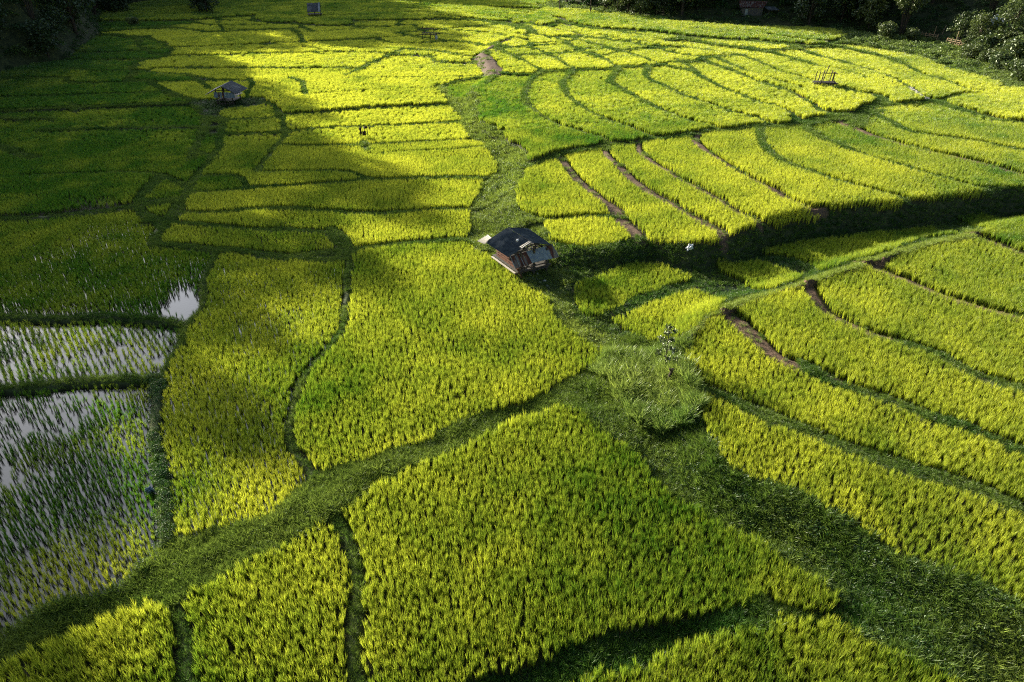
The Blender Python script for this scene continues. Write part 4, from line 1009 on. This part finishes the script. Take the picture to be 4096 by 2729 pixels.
# --- roofless frame with a cloth
x, y = ground_pt(1692, 168, .1); fr = thing('bare_hut_frame', 'bare roofless frame of posts and beams with white cloth in the bright far fields', 'frame', x, y, R(-3))
for px, py in ((0, 0), (1.6, -.2), (2.55, 0), (.2, 1.9), (1.3, 2.0), (2.6, 1.9)):
    b = MB(); b.tube([(px-.03, py, -.2), (px, py, 1.5)], .075, 6); b.obj('post', M['wood'], fr)
b = MB(); b.beam((-.8, -.1, 1.45), (3.1, -.1, 1.40), .14, .14); b.obj('beam', M['wood'], fr)
b = MB(); b.beam((-.5, 1.9, 1.5), (3.4, 1.9, 1.42), .14, .14); b.obj('beam', M['wood'], fr)
b = MB()
for k in range(7): b.beam((.1+k*.42, -.2, 1.52), (.1+k*.42, 2.0, 1.54), .07, .07)
b.obj('cross_poles', M['wood'], fr)
b = MB(); b.beam((-.5, 1.0, 2.45), (2.9, 1.0, 2.35), .16, .16); b.obj('ridge_pole', M['wood'], fr)
for q in ((.2, 1.0), (2.2, 1.0)):
    b = MB(); b.tube([(q[0], q[1], 1.5), (q[0], q[1], 2.4)], .05, 6); b.obj('ridge_post', M['wood'], fr)
for q in (.2, 1.1):
    b = MB(); b.tube([(q, 1.0, 2.4), (q+.3, .1, 1.5)], .04, 6); b.obj('brace', M['wood'], fr)
cv_, cf = [], []
for i in range(7):
    for j in range(9):
        u, v_ = i/6, j/8; cv_.append((2.62+.55*u*(1-abs(v_-.3)), -.22+.12*math.sin(u*9+v_*3), 1.35-1.15*v_+.1*math.sin(u*5)))
for i in range(6):
    for j in range(8): cf.append((i*9+j, (i+1)*9+j, (i+1)*9+j+1, i*9+j+1))
b = MB(); b.add(cv_, cf); c = b.obj('hanging_cloth', M['white']); c.modifiers.new('thickness', 'SOLIDIFY').thickness = .02
c.location = fr.location; tag(c, 'white cloth hanging from the right corner of the roofless frame', 'cloth')
# --- the platform with leaning posts on the right terraces
x, y = ground_pt(3273, 362, .1); pf = thing('platform_frame', 'bare wooden platform with leaning posts standing alone in the right hand terraces', 'platform', x, y, R(-4))
P5 = [((-.55, .9, 0), (-.35, 1.0, 2.2)), ((-.25, .5, 0), (.0, .6, 2.25)), ((.0, 0, 0), (.35, .1, 2.5)), ((.55, .7, .8), (1.05, .8, 3.0)), ((1.45, .9, 0), (1.75, 1.0, 2.3)), ((1.7, .6, .2), (1.95, .7, 2.1)), ((1.75, -.1, 0), (1.92, .0, 1.15)), ((2.0, 1.0, 0), (2.15, 1.05, 2.1))]
for a, c2 in P5:
    b = MB(); b.tube([(a[0], a[1], -.15 if a[2] == 0 else a[2]), ((a[0]+c2[0])/2+.02, (a[1]+c2[1])/2, (a[2]+c2[2])/2), c2], .065, 6); b.obj('post', M['wood'], pf)
b = MB()
for k in range(6): b.beam((-.8, .0+k*.2, .86+.02*(k % 2)), (2.3, -.05+k*.2, .80+.03*(k % 3)), .16, .05)
b.obj('platform_deck', M['plank'], pf)
b = MB(); b.tube([(-.8, .0, .68), (2.4, .05, .66)], .07, 6); b.tube([(-.7, 1.0, .70), (2.9, .9, .60)], .06, 6); b.obj('floor_beam', M['wood'], pf)
b = MB(); b.tube([(.15, .35, 2.05), (2.2, .6, 2.0)], .06, 6); b.obj('top_rail', M['wood'], pf)
b = MB(); b.beam((1.6, .75, 2.2), (2.25, .3, 2.02), .22, .06); b.obj('top_plank', M['bamboo'], pf, 'bleached plank lying on the right posts')
# --- bamboo fences
def fence(px0, py0, px1, py1, n, label, tall=()):
    a = ground_pt(px0, py0, .1); c_ = ground_pt(px1, py1, .1); L = math.dist(a, c_)
    f = thing('bamboo_fence', label, 'fence', a[0], a[1], math.atan2(c_[1]-a[1], c_[0]-a[0])); z1 = float(ground_z(np.array([c_[0]]), np.array([c_[1]]))[0][0])-f.location.z
    for k in range(n+1):
        t = k/n; b = MB(); b.tube([(L*t, 0, z1*t-.2), (L*t+.08, 0, z1*t+(2.6 if k in tall else 1.35))], .055, 6); b.obj('fence_post', M['bamboo'], f)
    for k in range(4):
        b = MB(); b.tube([(-.15, .04, .25+k*.29), (L*.5, .05, z1*.5+.22+k*.29), (L+.15, .04, z1+.24+k*.29)], .04, 6); b.obj('rail', M['bamboo'], f)
fence(3681, 155, 3744, 168, 4, 'short bamboo fence panel with two tall poles, left one on the slope', (3,))
fence(3782, 183, 3850, 194, 4, 'pale bamboo fence panel, right one, below the small yellowish tree', (2,))
x, y = ground_pt(3768, 135, .1)
fp = thing('bamboo_pole', 'single leaning bamboo pole standing between the two fence panels', 'pole', x, y); b = MB(); b.tube([(0, 0, -.2), (.35, 0, 1.7)], .06, 6); b.obj('pole', M['bamboo'], fp)
# --- heap of cut poles
x, y = ground_pt(3455, 158, .1); b = MB()
for k in range(16):
    r_ = random.Random(k); yy = (k % 6)*.22; zz = .08+(k//6)*.16; b.tube([(r_.uniform(-.4, .4), yy, zz), (4.2+r_.uniform(-.8, .8), yy+r_.uniform(-.3, .3), zz+.05)], .07, 6)
o = b.obj('pole_heap', M['redwood']); o.location = (x, y, float(ground_z(np.array([x]), np.array([y]))[0][0])); o.rotation_euler = (0, 0, R(-6)); tag(o, 'low heap of cut reddish poles lying at the edge of the right hand wood', 'poles')
# --- satellite dish
x, y = ground_pt(3967, 150, .1); dish = thing('satellite_dish', 'white satellite dish among the bushes of the right hand slope', 'dish', x, y, R(-30))
v, f = [(0, 0, 0)], []
for i in range(1, 6):
    for k in range(20): a = 6.2832*k/20; r_ = i/5*1.05; v.append((r_*math.cos(a), -.28*(i/5)**2, r_*math.sin(a)))
for k in range(20): f.append((0, 1+k, 1+(k+1) % 20))
for i in range(4):
    for k in range(20): f.append((1+i*20+k, 1+i*20+(k+1) % 20, 21+i*20+(k+1) % 20, 21+i*20+k))
b = MB(); b.add(v, f); o = b.obj('reflector', M['white'], dish, smooth=True); o.modifiers.new('thickness', 'SOLIDIFY').thickness = .03; o.location = (0, 0, 2.3); o.rotation_euler = (R(-35), 0, 0)
b = MB(); b.tube([(0, .1, -.2), (0, .1, 2.3)], .05, 8); b.obj('mast', M['plank'], dish)
b = MB(); b.tube([(0, -.2, 1.4), (0, -1.0, 2.6)], .025, 6); b.obj('feed_arm', M['plank'], dish)
# --- house at the wood's edge
x, y = ground_pt(3030, 98, .1); hs = thing('wood_edge_house', 'dim house with bluish tin roofs half hidden in the dark wood at the top', 'house', x, y+3, R(-8), s=.62)
b = MB(); b.beam((-4.5, 2.2, 1.2), (2.5, 2.2, 1.2), 4.2, 2.6); b.obj('wall', M['plank'], hs)
b = MB(); b.corr((-5.6, 3.2, 4.6), (4.4, 3.2, 4.5), (2.6, -.3, 2.7), (-5.6, -.3, 2.75), 20, .04); b.obj('roof', M['rust'], hs)
b = MB(); b.corr((-5.6, 3.3, 4.6), (4.4, 3.3, 4.5), (4.2, 6.4, 2.9), (-5.6, 6.4, 2.9), 20, .04); b.obj('roof', M['darktin'], hs)
b = MB(); b.corr((2.4, 1.4, 3.1), (6.6, 1.2, 2.9), (8.0, -1.6, 2.15), (4.2, -1.9, 2.05), 12, .04); b.obj('porch_roof', M['darktin'], hs, 'lighter grey porch roof')
for px, py in ((4.4, -1.5), (7.6, -1.3), (6.4, 1.0)):
    b = MB(); b.beam((px, py, -.3), (px, py, 2.2), .14, .14, (0, 1, 0)); b.obj('post', M['wood'], hs)
b = MB(); b.beam((-3.0, .06, .2), (-3.0, .06, 2.1), .9, .06, (0, 1, 0)); b.obj('door', M['tin'], hs)
# --- scarecrows
x, y = ground_pt(1446, 566, .1); s1 = thing('scarecrow', 'scarecrow stake with dark hood and round brown rag, left one of the two', 'scarecrow', x, y, group='scarecrows')
b = MB(); b.tube([(0, 0, -.1), (0, 0, 1.55)], .04, 6); b.tube([(0, 0, 1.0), (.5, .1, .95)], .03, 6); b.obj('stake', M['wood'], s1)
o = blob(.13, 3, 1, 1, 1.7).obj('hood', M['darkcloth'], s1); o.location = (0, 0, 1.4)
o = blob(.16, 5, 1, 1, 1.3).obj('coat', M['darkcloth'], s1); o.location = (.05, 0, 1.0)
o = blob(.24, 9, 1, .8, 1.05).obj('round_rag', M['darkcloth'], s1); o.location = (.42, .08, .92)
x, y = ground_pt(1467, 562, .1); s2 = thing('scarecrow', 'scarecrow of two stakes with a black and white bag, right one of the two', 'scarecrow', x, y, group='scarecrows')
b = MB(); b.tube([(-.16, 0, -.1), (-.14, 0, 1.55)], .035, 6); b.tube([(.22, 0, -.1), (.15, 0, 1.7)], .035, 6); b.obj('stakes', M['wood'], s2)
o = blob(.17, 13, 1.1, .7, .9).obj('bag', M['darkcloth'], s2); o.location = (.02, 0, 1.5)
o = blob(.08, 14, .8, .8, 1.2).obj('bag_tip', M['white'], s2); o.location = (-.17, -.03, 1.5)
# --- white bag, blue bag, small white bird, stump and bent grey rag
def crumple(name, r, seed, px, py, h, mat, lb, cat, sc=(1, 1, 1), rz=0):
    x, y = ground_pt(px, py, h); o = blob(r, seed, *sc, 3, .45).obj(name, mat); z = float(ground_z(np.array([x]), np.array([y]))[0][0]); o.location = (x, y, z+r*sc[2]*.7+h*.6); o.rotation_euler = (.5, .3, rz); tag(o, lb, cat); return o
crumple('plastic_bag', .32, 5, 2757, 1010, .2, M['white'], 'crumpled white plastic bag on the dark grassy bank', 'bag', (.8, .5, .9), .7)
crumple('fertiliser_bag', .24, 8, 600, 1962, .3, M['blue'], 'small crumpled blue and white bag at the edge of the leafy bund', 'bag', (.7, .5, 1.1), .2)
o = crumple('egret', .20, 12, 2475, 80, .1, M['white'], 'small white egret standing on the green bank under the top wood', 'bird', (.55, .8, 1.5), .2)
b = MB(); b.tube([(0, 0, .2), (.02, -.05, .45), (0, -.12, .55)], .05, 6, .03); q = b.obj('neck', M['white'], o)
x, y = ground_pt(2668, 1558, .2); b = MB(); b.tube([(0, 0, -.1), (.05, .02, .5), (.16, .0, .95)], .11, 8, .08); b.tube([(.1, 0, .72), (-.02, .05, .95)], .06, 6, .04); o = b.obj('tree_stump', M['bark']); o.location = (x, y, float(ground_z(np.array([x]), np.array([y]))[0][0])+.35); tag(o, 'short dark dead stump poking out of the tall pale grass mound', 'stump')
x, y = ground_pt(2692, 1438, .2); o = blob(.2, 21, .6, .5, 2.0, 2, .25).obj('grey_sack', M['tin']); o.location = (x, y, float(ground_z(np.array([x]), np.array([y]))[0][0])+.45); tag(o, 'narrow grey sack standing in the shade right of the sapling', 'sack')
# ------------------------------------------------------------------ trees
def crown_pts(n, lobes, rng, shell=.55):
    out = []; vol = np.array([l[3]*l[4]*l[5] for l in lobes])**.66; vol /= vol.sum()
    for _ in range(n):
        l = lobes[rng.choice(len(lobes), p=vol)]; d = rng.normal(size=3); d /= np.linalg.norm(d); r = shell+(1-shell)*rng.random()
        r *= 1+.22*math.sin(d[0]*5+l[0])*math.sin(d[1]*5+l[1]*2)+.12*rng.normal()
        out.append((l[0]+d[0]*l[3]*r, l[1]+d[1]*l[4]*r, l[2]+d[2]*l[5]*r))
    return out
def make_tree(seed, H, Wd, n, leaf, mat, kind='round'):
    rng = np.random.default_rng(seed); rr = random.Random(seed); lobes = []; t = MB()
    if kind == 'round':
        base = .22; t.tube([(0, 0, -.5), (rr.uniform(-.2, .2), .1, H*.3), (rr.uniform(-.4, .4), .2, H*.7)], H*.028, 8, H*.010)
        for k in range(13):
            a = k*2.4+rr.random(); z = H*(base+.70*((k+.5)/13)); q = Wd*.5*(.25+.6*math.sin(math.pi*min(1, .12+(k+.5)/13*.85)))*rr.uniform(.6, 1.1)
            r = Wd*rr.uniform(.16, .28); lobes.append((q*math.cos(a), q*math.sin(a), z, r, r, r*rr.uniform(.6, .85)))
            t.tube([(0, .1, z*.55), (q*.5*math.cos(a), q*.5*math.sin(a), z*.82), (q*math.cos(a), q*math.sin(a), z)], H*.008, 5, H*.003)
        lobes.append((0, 0, H*.93, Wd*.16, Wd*.16, H*.08))
    elif kind == 'bamboo':
        for k in range(14):
            a = k*2.4; lean = rr.uniform(.8, 2.4)*Wd/5; h = H*rr.uniform(.7, 1); c = [(.3*math.cos(a), .3*math.sin(a), 0), (lean*.35*math.cos(a), lean*.35*math.sin(a), h*.6), (lean*math.cos(a), lean*math.sin(a), h), (lean*1.7*math.cos(a), lean*1.7*math.sin(a), h*.88)]
            t.tube(c, .06, 5, .02)
            for q, r in ((.5, .45), (.7, .7), (.9, .8), (1, .6)): lobes.append((lean*1.3*q*math.cos(a), lean*1.3*q*math.sin(a), h*(.35+.6*q), r*Wd*.12, r*Wd*.12, r*H*.09))
    elif kind == 'bush':
        t.tube([(0, 0, -.3), (.1, .1, H*.5)], .08, 6, .03)
        for k in range(9):
            a = k*2.4; q = Wd*.33*rr.random(); r = Wd*rr.uniform(.18, .28); lobes.append((q*math.cos(a), q*math.sin(a), H*rr.uniform(.25, .75), r, r, r*.7))
            t.tube([(0, 0, 0), (q*math.cos(a), q*math.sin(a), H*.5)], .05, 5, .02)
    elif kind == 'sapling':
        t.tube([(0, 0, -.2), (.05, 0, H*.5), (.02, 0, H)], .035, 6, .012)
        for k in range(16):
            a = k*2.4; z = H*(.28+.7*k/16); q = Wd*.42*(1-.8*(k/16)**1.5)*rr.uniform(.7, 1.1); lobes.append((q*math.cos(a), q*math.sin(a), z, Wd*.15, Wd*.15, H*.055)); t.tube([(0, 0, z*.92), (q*math.cos(a), q*math.sin(a), z)], .015, 5, .006)
    tm = mk_mesh('trunk', t.v, t.f, M['bark']); pts = crown_pts(n, lobes, rng, .5 if kind != 'sapling' else .1); v, f, at = leaves(n, pts, leaf, rng, .35, .6); cm = mk_mesh('crown', v, f, mat, at); return tm, cm
def palm_mesh(seed, H):
    rr = random.Random(seed); t = MB(); t.tube([(0, 0, -.3), (.2, 0, H*.5), (.1, 0, H*.72)], .16, 7, .10); v, f, a_ = [], [], []
    for k in range(15):
        a = k*2.4; L = H*rr.uniform(.45, .65); el0 = rr.uniform(.5, 1.3); w = .34; n = 9; b = len(v); tt = rr.random()
        for i in range(n+1):
            s = i/n; q = L*s; x = q*math.cos(el0-1.6*s*.8)*1.0; z = H*.72+L*(math.sin(el0)*s-.75*s*s); px, py = x*math.cos(a), x*math.sin(a); ww = w*math.sin(math.pi*min(.98, .08+s*.9)); v += [(px-ww*math.sin(a), py+ww*math.cos(a), z-.15*ww), (px, py, z+.06), (px+ww*math.sin(a), py-ww*math.cos(a), z-.15*ww)]; a_ += [tt]*3
        for i in range(n): f += [(b+3*i, b+3*i+1, b+3*i+4, b+3*i+3), (b+3*i+1, b+3*i+2, b+3*i+5, b+3*i+4)]
    return mk_mesh('trunk', t.v, t.f, M['bark']), mk_mesh('crown', v, f, M['tree_lit'], dict(bv=a_))
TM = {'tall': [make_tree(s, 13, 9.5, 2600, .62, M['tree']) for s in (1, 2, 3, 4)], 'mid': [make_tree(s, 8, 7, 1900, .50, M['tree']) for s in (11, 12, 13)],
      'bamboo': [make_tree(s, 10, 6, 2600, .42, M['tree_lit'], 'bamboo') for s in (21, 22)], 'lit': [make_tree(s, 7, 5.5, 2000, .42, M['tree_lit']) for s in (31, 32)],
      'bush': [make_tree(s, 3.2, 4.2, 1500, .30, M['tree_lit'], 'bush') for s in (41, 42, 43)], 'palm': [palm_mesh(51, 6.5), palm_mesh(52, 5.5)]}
def plant(kind, x, y, s, rz, label, group=None, name='tree', sink=.0, k=None, cat='tree'):
    tm, cm = TM[kind][k if k is not None else random.randrange(len(TM[kind]))]; z = float(base_h(np.array([x]), np.array([y]))[0])-sink
    r = bpy.data.objects.new(name, None); r.location = (x, y, z); r.rotation_euler = (0, 0, rz); r.scale = (s, s, s); COL.objects.link(r); tag(r, label, cat, group)
    for nm, me in (('trunk', tm), ('crown', cm)):
        o = bpy.data.objects.new(nm, me); COL.objects.link(o); o.parent = r
    return r
rt = random.Random(5); NT = 0
def along(edge, step):
    out = []; 
    for k in range(len(edge)-1):
        (ax, ay), (bx, by) = edge[k], edge[k+1]; L = math.dist(edge[k], edge[k+1]); n = max(1, int(L/step)); nx_, ny_ = -(by-ay)/L, (bx-ax)/L
        out += [(ax+(bx-ax)*(i+.5)/n, ay+(by-ay)*(i+.5)/n, nx_, ny_) for i in range(n)]
    return out
def wood(edge, side, rows, step, smin, smax, label, group, skip=lambda x, y: False, big=1.0, kinds=('tall', 'mid', 'tall', 'bamboo')):
    global NT
    for d in rows:
        for (x, y, nx_, ny_) in along(edge, step*(1+.02*d)):
            x += side*nx_*(d+rt.uniform(-2, 2))+rt.uniform(-2, 2); y += side*ny_*(d+rt.uniform(-2, 2))+rt.uniform(-2, 2)
            if skip(x, y) or not (y > -10): continue
            poly = LH if side*1 == SL else RH
            if not bool(inside(poly, np.array([x]), np.array([y]))[0]): continue
            kd = 'mid' if d < 3 and rt.random() < .6 else rt.choice(kinds); plant(kd, x, y, rt.uniform(smin, smax)*(big if d > 6 else .85), rt.random()*6, label, group, 'forest_tree'); NT += 1
SL = 1
SHADE = None
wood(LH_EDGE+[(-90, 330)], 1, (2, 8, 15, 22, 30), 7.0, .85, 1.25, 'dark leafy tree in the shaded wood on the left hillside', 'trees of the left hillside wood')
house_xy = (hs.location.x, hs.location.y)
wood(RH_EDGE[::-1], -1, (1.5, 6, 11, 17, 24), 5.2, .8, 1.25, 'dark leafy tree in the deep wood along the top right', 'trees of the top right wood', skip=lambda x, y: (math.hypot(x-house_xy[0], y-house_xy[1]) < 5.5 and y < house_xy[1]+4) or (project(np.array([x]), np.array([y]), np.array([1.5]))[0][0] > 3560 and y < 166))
# back of the valley
def bpt(px, py): return ground_pt(px, py, .1)
for k in range(34):
    x = -95+k*7.5+rt.uniform(-2, 2)
    for dy in (0, 8, 18):
        y = 292+dy+.18*abs(x)*0+rt.uniform(-3, 3); plant(rt.choice(('tall', 'mid', 'tall')), x, y, rt.uniform(.9, 1.5), rt.random()*6, 'dim hazy tree closing the far end of the valley', 'trees at the far end of the valley', 'forest_tree'); NT += 1
for px, py, s in ((800, 58, .8), (830, 62, .9), (815, 40, 1.0), (470, 62, .9), (500, 50, 1.0), (440, 50, .9)):
    x, y = bpt(px, py); plant('mid', x, y, s, rt.random()*6, 'dim tree of the small clump reaching into the far left terraces', 'clump in the far left terraces', 'forest_tree')
x, y = bpt(540, 106); plant('bush', x, y, .8, 1.0, 'lone dark bushy tree on the far left terrace below the hazy wood', None, 'lone_tree')
LT = [('palm', 2240, 52, 1.0, 'banana palm with drooping leaves at the edge of the top wood, left one', 'palm'), ('palm', 2362, 62, 1.15, 'banana palm with shiny leaves at the edge of the top wood, right one', 'palm'),
 ('lit', 2470, 62, 1.1, 'sunlit light green tree at the edge of the top wood, right of the palms', 'tree'), ('lit', 2560, 70, .95, 'second light green tree at the edge of the top wood, behind the egret bank', 'tree'),
 ('lit', 3470, 128, 1.0, 'thin pale green tree above the heap of cut poles', 'tree'), ('bush', 3540, 160, 1.2, 'brownish green bush just right of the heap of cut poles', 'bush'), ('bamboo', 3600, 150, .95, 'feathery light green tree left of the bamboo fences', 'tree'),
 ('bush', 3640, 168, .9, 'leafy bush at the foot of the feathery tree by the fences', 'bush'), ('tall', 3705, 96, .85, 'large leafed sunlit tree behind the left fence panel', 'tree'), ('lit', 3835, 166, .75, 'small yellowish tree on a thin trunk behind the right fence panel', 'tree'),
 ('bamboo', 3960, 60, 1.1, 'plumed yellow green tree high on the right slope', 'tree'), ('lit', 3905, 185, .8, 'creeper covered tree left of the satellite dish', 'tree'), ('bush', 3935, 215, 1.3, 'broad creeper mound below the satellite dish', 'bush'),
 ('lit', 4030, 175, 1.1, 'tall creeper covered tree right of the satellite dish', 'tree'), ('bush', 4060, 250, 1.5, 'big leafy mound at the right edge of the slope', 'bush'), ('bush', 3880, 240, 1.0, 'low creeper heap right below the fence panel', 'bush'),
 ('bush', 3990, 285, 1.1, 'round leafy bush low on the right slope', 'bush'), ('bush', 4080, 330, 1.2, 'lowest bush at the right edge above the fresh green rice', 'bush'), ('tall', 4060, 90, .9, 'dark tree at the top right corner', 'tree'), ('tall', 3860, 60, .9, 'dark tree behind the small yellowish tree', 'tree')]
for kd, px, py, s, lb, nm in LT:
    x, y = bpt(px, py); plant(kd, x, y, s, rt.random()*6, lb, None, {'palm': 'banana_palm', 'bush': 'bush', 'tree': 'tree'}[nm], cat=nm)
x, y = ground_pt(2652, 1490, .2); tmn, cmn = make_tree(77, 3.3, 1.5, 900, .13, M['tree_lit'], 'sapling'); TM['sapling'] = [(tmn, cmn)]
plant('sapling', x, y, 1.0, 0, 'lone slender sapling at the top of the pale grass mound', None, 'sapling', -.3)
for k in range(70):
    px = rt.uniform(3560, 4250); py = rt.uniform(140, 330); x, y = bpt(px, py)
    if py > 120+(px-3500)*.36 or (3660 < px < 3870 and py > 125): continue
    plant('bush', x, y, rt.uniform(.5, .95), rt.random()*6, 'low leafy bush of the sunlit scrub on the right hand slope', 'scrub bushes on the right hand slope', 'bush', cat='bush')
print('trees', NT)
